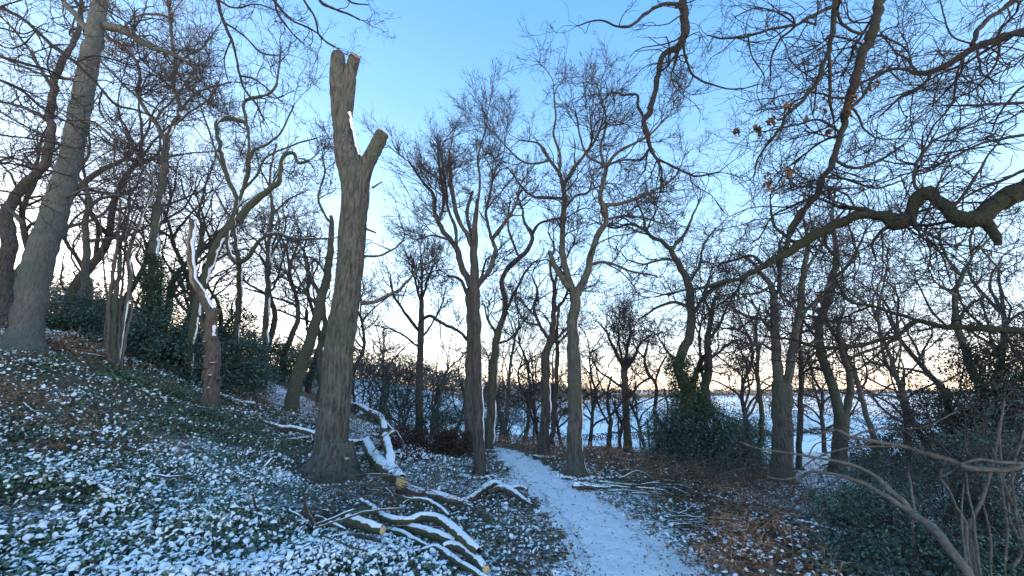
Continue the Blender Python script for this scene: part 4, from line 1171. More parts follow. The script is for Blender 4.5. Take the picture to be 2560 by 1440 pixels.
# multi-stem hazel at the right edge
def hazel(label, Y, stems, dys, l1=.6, d1=1.6, bark='hazel', name='hazel_bush'):
    L = [trace(s, Y, dy, 0.07, 0.008) for s, dy in zip(stems, dys)]
    b0 = L[0][0][0]; base = np.array([b0[0], b0[1], float(gh(b0[0], b0[1]))])
    root = empty(name, base, label, 'shrub')
    for P, R in L:
        v, q = tube1(P, R, 9)
        add('stem', mesh_data('stem', sub(knobbly(v, P, R, .1, 8), base), q), M[bark], root)
    (mv, mq), (fv, fq) = crown(L, Y, l1=l1, d1=d1 * 1.1, n2=4.5, n3=4, n4=1, up=0.03, wig=0.25, t0=0.35)
    add('branches', mesh_data('branches', sub(mv, base), mq), M['twig'], root)['kind'] = 'stuff'
    add('twigs', mesh_data('twigs', sub(fv, base), fq, smooth=False), M['twig'], root)['kind'] = 'stuff'
hazel('bundle of upright hazel stems right of the long slanting stem in the bottom right corner', 3.7,
  ['2455,1560,20 2446,1480,16 2440,1430,15 2430,1370,14 2422,1316,14 2440,1280,12 2460,1230,12 2478,1180,10 2490,1120,8 2500,1050,6', '2440,1500,12 2428,1430,11 2418,1370,10 2415,1310,9 2390,1270,7 2370,1220,6 2345,1190,4', '2462,1500,12 2452,1430,11 2438,1350,10 2432,1290,8 2420,1230,6 2415,1180,4', '2490,1500,8 2478,1430,8 2476,1340,7 2460,1270,6 2450,1240,4', '2425,1500,9 2415,1400,8 2404,1330,7 2405,1270,6 2410,1210,4'], [.5, .2, .3, .5, .1])
hazel('crossing grey stems at the bottom of the right edge beyond the bundle of hazel stems', 3.9,
  ['2560,1500,18 2530,1430,14 2548,1390,13 2556,1350,13 2545,1290,12 2520,1240,11 2505,1190,10 2500,1100,8 2510,1000,6', '2570,1500,12 2568,1400,12 2540,1340,11 2520,1290,10 2525,1230,8 2540,1180,6', '2520,1500,10 2512,1420,9 2518,1330,9 2510,1250,8 2500,1180,7 2480,1120,5', '2590,1480,10 2560,1380,9 2530,1200,8 2560,1080,6 2580,1000,4'], [.3, .5, .2, .3])
# upper left twigs
overhang('fine drooping twigs entering from the top edge left of centre, above the lopped oak', 4.0,
  ['655,-60,8 680,-10,7 700,20,6 730,50,5 790,80,4 820,110,3', '790,-60,8 800,0,7 830,20,6 870,35,5 900,50,4', '730,-60,7 760,0,6 790,50,5 800,90,4 840,120,3', '860,-50,6 870,0,5 900,10,4 920,12,3', '700,-40,6 690,20,5 720,70,4 760,110,3'],
  dys=[.3, .3, .5, .2, .4], l1=0.45, d1=3.6, kw=dict(n2=4, n3=2.6, n4=1.0, up=-0.03))
overhang('thin dark bough snaking down from the top edge over the contorted oak', 4.2,
  ['530,-60,9 545,10,8 562,60,8 578,100,7 592,150,6 600,190,6 612,225,5 640,260,5 660,300,4', '545,0,6 590,20,5 640,10,4 700,30,3', '578,100,5 560,150,4 570,200,3', '560,55,5 610,90,4 650,130,4 690,140,3', '600,190,5 640,200,4 700,250,3'],
  dys=[.5, -.2, .2, .4, .2], l1=0.6, d1=3.0, kw=dict(n2=4.5, n3=3, n4=1.2))
overhang('long thin bough running from the top left corner down across the huge grey trunk', 4.4,
  ['-60,-10,9 0,18,9 55,45,8 90,75,8 130,112,8 185,155,8 225,190,7 255,225,6 290,262,6 330,272,5 380,290,4', '90,75,5 60,110,5 20,120,4 -20,100,4', '185,155,5 240,140,5 300,150,4 350,130,3', '255,225,5 250,280,4 290,330,3', '0,18,6 50,0,5 100,-20,4', '130,112,5 120,170,4 150,230,3'],
  dys=[.7, .2, .5, .3, -.2, .4], l1=0.65, d1=3.0, kw=dict(n2=4.5, n3=3.2, n4=1.2))
overhang('thin twiggy boughs crossing level from the left edge below the top left corner', 4.6,
  ['-60,130,8 0,140,7 60,160,7 120,175,6 150,190,4', '-60,190,7 0,200,7 60,230,6 120,280,5 200,320,4', '-60,400,7 0,405,6 80,420,5 140,430,4', '-60,80,6 0,70,5 60,85,4 110,60,3', '-40,330,6 20,340,5 100,350,4 180,370,3', '-60,470,6 20,480,5 90,500,4'],
  dys=[.5, .6, .5, .2, .6, .4], l1=0.8, d1=2.8, kw=dict(n2=4.5, n3=3.2, n4=1.2))
# ---------------- felled boughs ----------------
def lay(s, lift=0.0, hs=None):
    a = parse(s)
    P = []; oa = off_axis(a)
    for i, (u, v, w_) in enumerate(a):
        c = gp(u, v + w_ * 0.5, lift if hs is None else hs[i])
        r = w_ / 2000.0 * c[1] / ray(u, v)[1] / oa[i]
        # centre lies on the sight line through (u,v), just above the foot point
        P.append(np.r_[at(u, v, c[1] + r * 0.6), r])
    Q = catmull(np.array(P), 0.04)
    return Q[:, :3], np.maximum(Q[:, 3], 0.004)

def log(label, s, branches=(), lift=0.0, hs=None, cut=None, bark='bark_log', name='felled_bough', cat='branch', snow=0.78, twigs=None, k=16, group=None, bh=None):
    if parse(s)[0][0] < 900 and parse(s)[0][1] > 1150:
        lift += 0.09
        hs = None if hs is None else [h + 0.08 for h in hs]
    P, R = lay(s, lift, hs)
    n = len(P)
    wv = 0.012 * (noise3(np.arange(n) * 0.35, 0.3, 0, int(P[0, 0] * 100) % 50) - 0.5)
    P = P + np.stack([wv, wv * 0, wv], -1)
    base = P[0].copy(); base[2] = float(gh(base[0], base[1]))
    root = empty(name, base, label, cat, group)
    v, q = tube1(P, R, k)
    add('wood', mesh_data('wood', sub(knobbly(v, P, R, 0.14, 12), base), q), M[bark], root)
    L = [(P, R)]
    sn = [snow_strip(P, R, D=[0.1, -0.12, 1], arc=62, thr=1 - snow, th=0.4, seed=1, maxth=0.045, sc=2.5, lo=0.15, rag=0.10)]
    for i, b in enumerate(branches):
        h = bh[i] if bh else None
        p2, r2 = lay(b, lift) if h is None else lay(b, 0, h)
        v, q = tube1(p2, r2, 9)
        add('side_branch', mesh_data('side_branch', sub(knobbly(v, p2, r2, 0.12, 12), base), q), M[bark], root)
        L.append((p2, r2))
        sn.append(snow_strip(p2, r2, D=[0.15, -0.12, 1], arc=60, thr=1 - snow, th=0.45, seed=i + 3, maxth=0.03, sc=2.5, lo=0.05, rag=0.12))
    v, q = merge(sn)
    if len(q): add('snow', mesh_data('snow', sub(v, base), q), M['snow'], root)['kind'] = 'stuff'
    if cut == 'end':
        cut_disc('cut_end', P[-1], P[-1] - P[-3] + np.array([0, -0.02, 0]), R[-1] * 0.98, root, base)
    elif cut == 'start':
        cut_disc('cut_end', P[0], P[0] - P[2] + np.array([0, -0.02, 0]), R[0] * 0.98, root, base)
    for end in (P[0], P[-1]):
        pass
    if twigs:
        (mv, mq), (fv, fq) = crown(L, P[0, 1], l1=twigs, d1=2.6, n2=3, n3=1.5, n4=0, up=0.02, wig=0.25, twig4=False, rmin=0.0028)
        v, q = merge([(mv, mq), (fv, fq)])
        add('twigs', mesh_data('twigs', sub(v, base), q, smooth=False), M['twig_brown'], root)['kind'] = 'stuff'
    return root, base, L

log('large snow-covered forked bough with a fresh sawn end, lying right of the lopped oak',
    '1004,1206,34 986,1190,40 972,1180,40 955,1168,38 940,1152,34 928,1135,30 920,1118,27 917,1106,22',
    ['972,1178,30 975,1150,27 971,1128,25 965,1105,22 961,1085,20 958,1062,18 950,1045,17 938,1037,16 922,1030,15 905,1020,14 890,1014,13 874,1011,11',
     '919,1108,17 905,1107,15 888,1107,14 870,1105,13 845,1101,12', '963,1092,12 975,1085,11 986,1080,9', '986,1080,7 975,1068,6 962,1054,5', '888,1014,6 893,1004,5 896,995,4',
     '925,1140,16 905,1138,13 885,1141,12 872,1146,8', '930,1160,10 900,1168,9 874,1170,7'],
    cut='start', twigs=0.5, k=22, hs=[.22, .2, .14, .14, .14, .14, .16, .18], bh=[[.2, .3, .4, .5, .6, .7, .72, .7, .66, .6, .5, .4], [.2] * 5, [.6, .62, .66], [.66, .72, .8], [.6, .64, .7], [.08] * 4, [.03] * 3])
log('snow-covered bough passing behind the lopped oak to its left, the upper of two', '790,1088,15 768,1080,14 747,1075,13 725,1070,12 705,1070,12 685,1064,10 668,1058,8 645,1050,7 622,1044,5',
    ['765,1078,7 775,1060,5 780,1046,4', '710,1069,6 690,1085,5 665,1090,4'], twigs=0.5, hs=[.2] * 9)
log('snow-covered bough passing behind the lopped oak to its left, the lower of two', '792,1098,16 765,1098,14 740,1100,12 715,1101,9 695,1104,6', ['760,1102,10 735,1106,8 722,1110,5'], twigs=0.3)
log('thin snowy bough lying on the slope between the broken snag and the leaning trunk', '548,990,9 560,994,13 580,1001,13 600,1008,13 618,1011,14 634,1012,13', ['624,1010,5 627,998,5 625,986,4', '600,1004,5 580,1000,5 560,992,4'], twigs=0.5)
log('low half-buried snowy log running right from the sawn end of the forked bough', '1000,1222,30 1020,1228,30 1040,1234,29 1065,1238,27 1090,1242,25 1115,1248,22 1140,1252,19 1158,1256,13',
    ['1094,1240,14 1097,1228,13 1098,1220,10'], bark='bark_brown', k=18, lift=0.09, bh=[[.10, .16, .20]])
log('upper long curving bough of the log pile, ending nearest the path', '900,1252,13 915,1260,15 930,1270,17 948,1285,20 965,1296,21 990,1302,21 1010,1303,19 1030,1300,19 1050,1294,21 1072,1293,22 1092,1297,23 1110,1307,24 1126,1319,25 1142,1333,25 1155,1345,25 1170,1357,25 1184,1369,24 1198,1380,20',
    ['1192,1378,10 1205,1366,6'], lift=0.16, k=18)
log('short thick log with a round pale sawn end in the middle of the pile', '868,1297,22 880,1302,26 900,1309,28 920,1316,28 940,1322,26 956,1326,25', cut='end', lift=0.10, k=20, bark='bark_log')
log('bough running on down to the right from behind the round pale sawn end', '960,1322,14 980,1328,18 1002,1335,20 1020,1343,18 1040,1353,16 1055,1361,12 1068,1366,8', lift=0.06)
log('smooth arched bough under the upper long one, in the middle of the pile', '995,1318,12 1015,1319,20 1040,1324,24 1060,1329,25 1080,1335,26 1100,1343,26 1120,1350,25 1138,1356,20', lift=0.08, k=18)
log('slim snowy bough below the sawn end, running to the bottom edge in a long bend', '977,1335,9 988,1350,10 1002,1364,11 1020,1374,12 1036,1378,13 1050,1378,13 1068,1372,14 1085,1368,14 1100,1372,16 1115,1382,18 1130,1394,19 1145,1405,19 1162,1416,19 1180,1428,19 1200,1440,18 1220,1450,16',
    ['1085,1368,6 1098,1362,6 1102,1350,4'], lift=0.05, k=16)
log('mossy arched log with a sawn end at the bottom right of the pile', '1107,1368,14 1118,1364,20 1132,1364,23 1148,1369,25 1162,1377,26 1176,1388,27 1188,1400,26 1202,1413,25 1216,1424,23', cut='end', lift=0.08, k=18, bark='bark_green')
log('slender arched bough at the back of the pile', '985,1236,8 1002,1242,10 1020,1248,11 1045,1250,12 1065,1253,13 1082,1259,13 1097,1268,12 1110,1280,11 1122,1292,10', ['1040,1249,7 1020,1252,7 1005,1260,5'], lift=0.22, twigs=0.4)
log('short snowy bough at the left end of the pile', '790,1293,13 805,1298,13 820,1306,13 838,1315,12 852,1321,10 864,1325,8', lift=0.06)
log('upright snow-plastered stick left of the pile', '788,1322,10 780,1305,10 772,1290,9 767,1275,9 764,1262,9 762,1250,8 759,1234,7', hs=[.03, .1, .18, .25, .31, .37, .44], lift=0)
log('curved snowy branch lying left of the upright stick', '722,1276,8 735,1284,10 750,1293,10 760,1302,9 768,1313,8', lift=0.03)
log('thin upright hooked branch standing in the brambles left of the pile', '655,1286,6 645,1276,7 638,1262,7 634,1248,6 631,1236,5', hs=[.02, .08, .15, .22, .28])
log('thin pole crossing the pile from lower left to upper right', '790,1312,6 812,1303,6 835,1295,7 858,1285,7 880,1277,7 905,1271,6 930,1266,5', lift=0.22)
log('second thin pole crossing the pile under the first', '792,1318,5 830,1306,5 865,1296,6 900,1283,6 935,1276,6 975,1272,5 1010,1270,4', lift=0.24)
log('snowy stick leaning out of the green leaves left of the lopped oak', '655,1176,6 664,1165,8 674,1154,8 684,1146,7', hs=[.02, .08, .14, .2])
log('snowy T-shaped stick in the middle of the bramble slope', '380,1186,5 400,1190,8 420,1193,7 440,1192,6 458,1190,4', ['407,1192,7 409,1210,10 412,1228,10', '378,1200,4 388,1215,4 400,1228,3'], lift=0.12, bh=[[.14, .1, .02], [.1, .07, .03]])
log('long thin snowy stick at the bottom edge left of the middle', '290,1434,4 320,1426,5 350,1418,5 375,1410,5 400,1402,4', lift=0.12)
log('pale stick lying among the dead bracken at the left edge', '62,1010,7 72,1020,7 84,1028,5', lift=0.1)
log('snowy stick at the top of the slope right of the clump of thin stems', '300,900,4 320,897,6 338,905,6 345,915,4', lift=0.1)
log('thin snowy rod on the slope left of the clump of thin stems', '205,882,4 225,886,5 245,890,5 262,893,4', lift=0.1)
log('long crooked snowy limb continuing right of the half-buried log toward the broken branch', '1120,1262,12 1140,1256,13 1165,1250,13 1185,1240,14 1205,1226,15 1222,1214,17 1240,1211,17 1256,1216,13', lift=0.04, bark='bark_brown', snow=0.9)
log('dark bare branch end poking left from under the short thick log', '800,1340,9 830,1344,11 860,1342,12 890,1338,13 920,1345,12 950,1352,10', lift=0.10, bark='bark_dark', snow=0.4)
log('thin snowy rod in front of the log pile, pointing down to the right', '800,1338,5 840,1352,5 880,1368,5 920,1378,4', lift=0.14)
log('thin arched dark switch at the bottom edge, right of the log pile', '1235,1412,4 1262,1402,5 1290,1406,5 1312,1422,5 1328,1440,4', lift=0.06, bark='bark_dark', snow=0.5)

# the split branch by the path
r_, b_, L_ = log('broken branch with torn pale wood, capped with snow, at the left edge of the path', '1218,1232,12 1235,1226,16 1252,1222,19 1270,1226,20 1285,1234,18 1300,1242,14 1318,1254,9', ['1275,1224,12 1292,1218,10 1308,1220,8 1318,1226,6', '1290,1238,8 1310,1250,8 1330,1262,5'], bark='bark_brown', snow=0.62, lift=0.07)
P, R = L_[0]
j = len(P) // 3
v, q = snow_strip(P[j:j * 2], R[j:j * 2], D=[0, -1, 0.55], arc=42, thr=0.0, th=0.06, lo=0, maxth=0.01)
add('torn_wood', mesh_data('torn_wood', sub(v, b_), q), M['torn'], r_)

# piles of thin brushwood: each a heap of loose poles
def brush(label, px, n, spread, L0, ang, hgt, mat='bark_log', rad=(0.008, 0.02), snow=0.7, twig=0, group=None):
    c = gp(*px)
    root = empty('brushwood_heap', c, label, 'brushwood')
    sn = []
    for i in range(n):
        a = radians(ang + rng.normal() * 16)
        d = np.array([cos(a), sin(a), rng.normal() * 0.05])
        s = c + np.array([rng.normal() * spread[0], rng.normal() * spread[1], 0])
        L = L0 * rng.uniform(0.5, 1.2)
        r0 = rng.uniform(*rad)
        P, R = grow(s[None] - d * L / 2, d[None], np.array([L]), 12, 0.10, 0.0, np.array([r0]), np.array([r0 * 0.45]))
        P, R = P[0], R[0]
        h = abs(rng.normal()) * hgt
        P[:, 2] = gh(P[:, 0], P[:, 1]) + r0 + h * (0.5 + 0.5 * np.sin(np.linspace(0.3, 2.6, len(P)))) + 0.02 * rng.normal()
        Q = catmull(np.c_[P, R], 0.05); P, R = Q[:, :3], np.maximum(Q[:, 3], .003)
        v, q = tube1(P, R, 7)
        add('pole', mesh_data('pole', sub(v, c), q), M[mat], root)
        sn.append(snow_strip(P, R, D=[0.1, -0.1, 1], arc=62, thr=1 - snow, th=0.7, seed=i, maxth=0.02, sc=2.5))
    v, q = merge(sn)
    if len(q): add('snow', mesh_data('snow', sub(v, c), q), M['snow'], root)['kind'] = 'stuff'
    if twig:
        P0 = c + rng.normal(size=(twig, 3)) * [spread[0] * 1.3, spread[1] * 1.5, 0]; P0[:, 2] = gh(P0[:, 0], P0[:, 1]) + abs(rng.normal(size=twig)) * hgt * 0.6
        D0 = rng.normal(size=(twig, 3)) * [1, .8, 0.35] + np.array([cos(radians(ang)), sin(radians(ang)), 0.15]) * 1.2
        P, R = grow(P0, D0, rng.uniform(0.3, 0.9, twig), 8, 0.16, 0.0, rng.uniform(.003, .006, twig), np.full(twig, .002))
        p, d, r, t, pid = spawn(P, R, 3, 0.2)
        P2, R2 = grow(p, d, rng.uniform(0.1, 0.35, len(p)), 4, 0.15, 0.0, np.full(len(p), .0028), np.full(len(p), .002))
        v, q = merge([tubes(P, R, 4), tubes(P2, R2, 3)])
        add('twigs', mesh_data('twigs', sub(v, c), q, smooth=False), M['twig_brown'], root)['kind'] = 'stuff'
brush('heap of snow-dusted poles beyond the path, in front of the dark evergreen bush', (1655, 1238), 26, (0.30, 0.20), 0.95, -12, 0.10, twig=120, rad=(.008, .022))
brush('tangle of grey brushwood arching behind the heap of snow-dusted poles', (1800, 1225), 22, (0.55, 0.3), 1.6, 5, 0.22, mat='hazel', snow=0.0, twig=420, rad=(.006, .013))
brush('low scatter of snowy poles nearer the camera on the right of the path', (1755, 1308), 18, (0.22, 0.16), 0.75, 8, 0.05, twig=90, rad=(.006, .013), snow=0.9)
brush('loose fan of thin brushwood between the lopped oak and the log pile', (955, 1262), 34, (0.5, 0.28), 1.5, -18, 0.20, mat='hazel', twig=160, snow=0.45, rad=(.005, .011))
brush('dark thin poles under the left part of the log pile', (880, 1335), 14, (0.35, 0.12), 1.1, -12, 0.05, mat='bark_dark', snow=0.4, twig=60, rad=(.006, .014))
brush('sparse snowy sticks on the slope left of the lopped oak behind its two boughs', (690, 1055), 14, (0.9, 0.5), 1.1, -15, 0.16, twig=160, snow=0.8, rad=(.006, .012))
brush('small snowy log remains right at the foot of the forked oak by the path', (1480, 1222), 6, (0.16, 0.1), 0.5, 0, 0.04, mat='bark_brown', snow=0.8, twig=20, rad=(.015, .035))
# ---------------- low vegetation ----------------
def scatter(n, y0=2.6, y1=16, tmin=-1.45, tmax=1.45):
    y = y0 * (y1 / y0) ** rng.uniform(size=n)
    x = y * rng.uniform(tmin, tmax, n)
    return x, y
def region(pts):
    """weight of soft blobs; pts = (u, v, radius m, strength)"""
    cs = [(gp(u, v)[:2], r, s) for u, v, r, s in pts]
    return lambda x, y: sum(s * patch(x, y, c[0], c[1], r) for c, r, s in cs)
brown = region([(50, 1010, .85, 1.1), (190, 1090, .45, .8), (130, 1130, .4, .7), (330, 1015, .45, .7), (140, 870, 1.2, 1.5), (230, 880, .9, 1.3), (400, 1130, .5, .7),
                (1290, 1112, 1.6, 1.6), (1340, 1118, 1.3, 1.6), (1400, 1130, 1.2, 1.6), (1500, 1150, 1.2, 1.5), (1580, 1160, 1.0, 1.5), (1650, 1180, 1.0, 1.2), (1680, 1215, .8, 1.0), (1790, 1255, .55, 1.3), (1860, 1290, .5, 1.2), (1900, 1235, .7, 1.1), (1990, 1260, .8, 1.1), (1840, 1385, .35, 1.0), (1920, 1400, .5, 1.1), (2000, 1350, .6, 1.2), (1470, 1195, .25, .8), (1560, 1212, .2, .6), (1030, 1085, 1.2, 1.2), (1120, 1110, 1.0, 1.2), (700, 1020, 1.5, 1.0), (780, 1010, 1.5, 1.0), (950, 1060, .8, .8), (1860, 1440, .35, .8)])
bare = region([(120, 1290, .45, 1.0), (60, 1310, .35, .9), (300, 1110, .5, .5), (120, 1160, .5, .6), (250, 1340, .2, .7), (560, 1290, .3, .7), (750, 1190, .4, .6)])
greenp = region([(540, 1080, .9, 1.0), (380, 1070, .9, 1.0), (300, 960, 1.0, .8), (600, 1010, .8, .6), (420, 990, .9, .9), (700, 1130, .6, .8), (760, 1150, .5, .7), (640, 1200, .4, .5)])
logs = region([(790, 1290, .45, 1.1), (700, 1285, .35, .8), (860, 1320, .4, .9), (960, 1250, .6, .9), (1050, 1330, .75, 1.0), (920, 1300, .55, .9), (1150, 1390, .5, .8), (980, 1190, .6, .6)])
trunkz = region([(829, 1205, .62, 1.5)])

def canopy(x, y):
    s = side(x, y); pd_ = path_dist(x, y)
    left = ss((-s - 0.9) / 2.2)
    h = (0.05 + 0.30 * fbm(x * 1.3, y * 1.3, 0, 21, 3) ** 1.5) * left + 0.02
    return h * (1 - 0.6 * np.clip(logs(x, y), 0, 1)) * (1 - np.clip(trunkz(x, y), 0, 1))

def green_density(x, y):
    s = side(x, y); pd_ = path_dist(x, y)
    left = ss((-s - 1.2) / 2.0)
    d = 0.14 + 0.9 * left
    d = np.where(s > 0, 0.15 + 0.05 * ss((s - .6) / 2), d + 0.10)
    d = d * ss((pd_ - 0.5) / 0.35)
    n = fbm(x * 0.9, y * 0.9, 0, 33, 3)
    d = d * (0.55 + 1.1 * ss((n - 0.35) / 0.25))
    d = d * (1 - np.clip(brown(x, y) * 0.8, 0, 0.93)) * (1 - np.clip(logs(x, y) * .7, 0, 0.8)) * (1 - np.clip(bare(x, y), 0, .9)) * (1 - np.clip(trunkz(x, y), 0, 1))
    d = np.where(y > 13, d * (1 - ss((y - 13) / 5)), d)
    return np.clip(d, 0, 1)

def brambles():
    x, y = scatter(250000, 2.5, 17)
    # clump: leaves sit on sprigs
    keep = rng.uniform(size=len(x)) < green_density(x, y)
    x, y = x[keep], y[keep]
    g = gh(x, y); c = canopy(x, y)
    depth = rng.uniform(size=len(x)) ** 1.6
    z = g + c * (1 - 0.85 * depth) + 0.01
    C = np.stack([x, y, z], -1)
    size = 0.043 * rng.uniform(0.5, 1.35, len(x)) * (1 + 0.035 * (y - 3))
    gr = np.clip(greenp(x, y), 0, 1)
    tint = np.clip(0.25 + 0.35 * rng.normal(size=len(x)) * 0.6 + 0.3 * gr + 0.25 * (fbm(x * 2, y * 2, 0, 41) - 0.5), 0, 1)
    brn = rng.uniform(size=len(x)) < 0.05; tint[brn] = rng.uniform(0.9, 1, brn.sum())
    V1, Q1, T1, fr = leafset(C, size, tilt=0.8, tint=tint, wid=0.66, up=np.array([0, -0.25, 1.0]))
    fa = y > 6.5
    nl_ = len(x)
    qn = Q1[np.r_[~fa, ~fa]]
    # further off a leaf is one folded quad
    qf = (np.arange(nl_)[:, None] * 6 + np.array([[0, 4, 3, 1]]))[fa]
    Q1 = np.vstack([qn, qf])
    me = mesh_data('brambles', V1, Q1, attrs={'tint': T1}, smooth=False)
    o = add('brambles', me, M['leaf_bramble']); o['kind'] = 'stuff'
    # snow pads on the leaves that lie open to the sky
    cl = fbm(x * 1.1, y * 1.1, 0, 51, 3)
    pr = (0.10 + 0.78 * ss((cl - 0.41) / 0.2)) * (1 - 0.92 * gr) * np.where(side(x, y) < -5, .75, 1)
    pr = np.maximum(pr, 0.38 * (1 - .7 * gr))
    k = (depth < 0.36) & (rng.uniform(size=len(x)) < pr)
    f2 = (fr[0][k], fr[1][k], norm(fr[2][k] + [0, 0, 0.15]))
    nn = f2[2]; xx = norm(f2[0] - (f2[0] * nn).sum(-1, keepdims=True) * nn); yy = np.cross(nn, xx)
    big = 1 + 0.9 * (rng.uniform(size=k.sum()) < 0.12)
    cc, sz_ = C[k] + nn * 0.004, size[k] * 0.86 * big
    nr_ = cc[:, 1] < 4.8
    Vc, Qc, Tc = snowcaps(cc[nr_], sz_[nr_], (xx[nr_], yy[nr_], nn[nr_]))
    f_ = ~nr_; m_ = int(f_.sum()); a_ = np.arange(6) * pi / 3
    tp = np.vstack([np.stack([.5 * np.cos(a_), .36 * np.sin(a_), 0 * a_], -1), [[0, 0, .24]]])
    Vf = cc[f_][:, None] + sz_[f_][:, None, None] * (tp[None, :, 0:1] * xx[f_][:, None] + tp[None, :, 1:2] * yy[f_][:, None] + tp[None, :, 2:3] * nn[f_][:, None])
    i_ = np.arange(6); tf = (np.arange(m_) * 7)[:, None, None] + np.stack([i_, (i_ + 1) % 6, np.full(6, 6)], -1)[None]
    Tc = np.vstack([Tc, tf.reshape(-1, 3) + len(Vc)]); Vc = np.vstack([Vc, Vf.reshape(-1, 3)])
    o = add('snow_on_brambles', mesh_data('snow_on_brambles', Vc, Qc, Tc), M['snow']); o['kind'] = 'stuff'
    far_ = C[k][:, 1] > 7
    print('leaves', len(x), 'caps', k.sum())
brambles()

def snow_clods():
    """scuffed pads and crumbs of snow over leaf litter beside the path"""
    x, y = scatter(60000, 2.8, 14, -0.9, 0.9)
    s = side(x, y); pd_ = path_dist(x, y)
    d = np.where(s > 0, 0.75, 0.75 - 0.5 * ss((-s - 2.2) / 2)) * ss((pd_ - 0.42) / 0.3)
    d = d * (1 - np.clip(brown(x, y), 0, 0.95) * np.where(s > 0.8, 0.55, 1)) * (0.2 + 0.8 * ss((fbm(x * 2.2, y * 2.2, 0, 61) - 0.4) / 0.2))
    k = rng.uniform(size=len(x)) < d * 0.5
    x, y = x[k], y[k]
    C = np.stack([x, y, gh(x, y) + 0.012 + 0.16 * np.clip(brown(x, y), 0, 1)], -1)
    n = len(x)
    nn = norm(rng.normal(size=(n, 3)) * 0.25 + [0, 0, 1]); r = rng.normal(size=(n, 3)); xx = norm(r - (r * nn).sum(-1, keepdims=True) * nn); yy = np.cross(nn, xx)
    V_, T_ = snowpads_far(C, rng.uniform(0.02, 0.055, n) * (1 + 0.04 * (y - 3)), (xx, yy, nn))
    o = add('scattered_snow', mesh_data('scattered_snow', V_, None, T_), M['snow']); o['kind'] = 'stuff'
snow_clods()

def litter():
    x, y = scatter(90000, 2.5, 15, -1.2, 1.2)
    s = side(x, y); pd_ = path_dist(x, y)
    d = np.where(pd_ < 0.5, 0.14 + 0.6 * ss((pd_ - .2) / .25), 0.7)
    d = np.where(s < -3, 0.25, d) + 0.3 * np.clip(brown(x, y), 0, 1)
    d = d * (0.35 + 0.65 * ss((fbm(x * 3, y * 3, 0, 71) - 0.38) / 0.22))
    k = rng.uniform(size=len(x)) < d * 0.6
    x, y = x[k], y[k]; n = len(x)
    onp = path_dist(x, y) < 0.5
    C = np.stack([x, y, gh(x, y) + np.where(onp, 0.012, 0.03) + 0.012 * rng.uniform(size=n)], -1)
    sz = rng.uniform(0.018, 0.055, n) * np.where(onp, 0.6, 1.0) * (1 + 0.03 * (y - 3))
    V_, Q_, T_, _ = leafset(C, sz, tilt=0.5, fold=0.4)
    o = add('fallen_leaves', mesh_data('fallen_leaves', V_, Q_, attrs={'tint': T_}, smooth=False), M['litter']); o['kind'] = 'stuff'
    # fine dead stalks poking through
    x, y = scatter(6000, 2.6, 14, -1.3, 1.3)
    s = side(x, y); pd_ = path_dist(x, y)
    k = (pd_ > 0.55) & (rng.uniform(size=len(x)) < 0.7)
    x, y = x[k], y[k]; n = len(x)
    P0 = np.stack([x, y, gh(x, y) - 0.01], -1)
    D0 = rng.normal(size=(n, 3)) * [1, 1, .35] + [0, 0, 0.5]
    P, R = grow(P0, D0, rng.uniform(0.08, 0.35, n), 3, 0.2, -0.08, np.full(n, .0024) * (1 + .1 * (y - 3)), np.full(n, .0014) * (1 + .1 * (y - 3)))
    v, q = tubes(P, R, 3)
    o = add('dead_stalks', mesh_data('dead_stalks', v, q, smooth=False), M['twig_brown']); o['kind'] = 'stuff'
litter()

def bracken():
    x, y = scatter(80000, 2.8, 17)
    k = rng.uniform(size=len(x)) < np.clip(brown(x, y), 0, 1) * (0.35 + 0.65 * ss((fbm(x * 2, y * 2, 0, 81) - .35) / .2)) * 0.75
    x, y = x[k], y[k]; n = len(x)
    g = gh(x, y)
    bank = np.clip(brown(x, y), 0, 1.5)
    h = 0.10 + 0.36 * bank * fbm(x * 1.2, y * 1.2, 0, 85)
    # tighter, taller close to the hill
    P0 = np.stack([x, y, g + h * rng.uniform(0, 0.9, n)], -1)
    a = rng.uniform(0, 2 * pi, n)
    D0 = np.stack([np.cos(a), np.sin(a), rng.uniform(-0.1, 0.9, n)], -1)
    L = rng.uniform(0.10, 0.30, n) * (1 + .03 * y)
    P, R = grow(P0, D0, L, 3, 0.35, -0.26, np.full(n, .0032) * (1 + .10 * (y - 3)), np.full(n, .0016) * (1 + .1 * (y - 3)))
    v, q = tubes(P, R, 3)
    tn = np.repeat(np.clip(rng.normal(.45, .25, n), 0, 1), 12)
    # curled pinnae along the fronds
    idx = rng.integers(0, n, int(n * 1.7)); j = rng.integers(1, 4, len(idx))
    C = P[idx, j] + rng.normal(size=(len(idx), 3)) * 0.012
    v2, q2, t2 = leafset_small(C, 0.045 * rng.uniform(.5, 1.3, len(idx)) * (1 + .06 * (y[idx] - 3)), tilt=1.2, wid=0.4)
    V_, Q_ = merge([(v, q), (v2, q2)])
    o = add('dead_bracken', mesh_data('dead_bracken', V_, Q_, attrs={'tint': np.r_[tn, t2 * 0.9]}, smooth=False), M['bracken']); o['kind'] = 'stuff'
    print('bracken', n)
bracken()

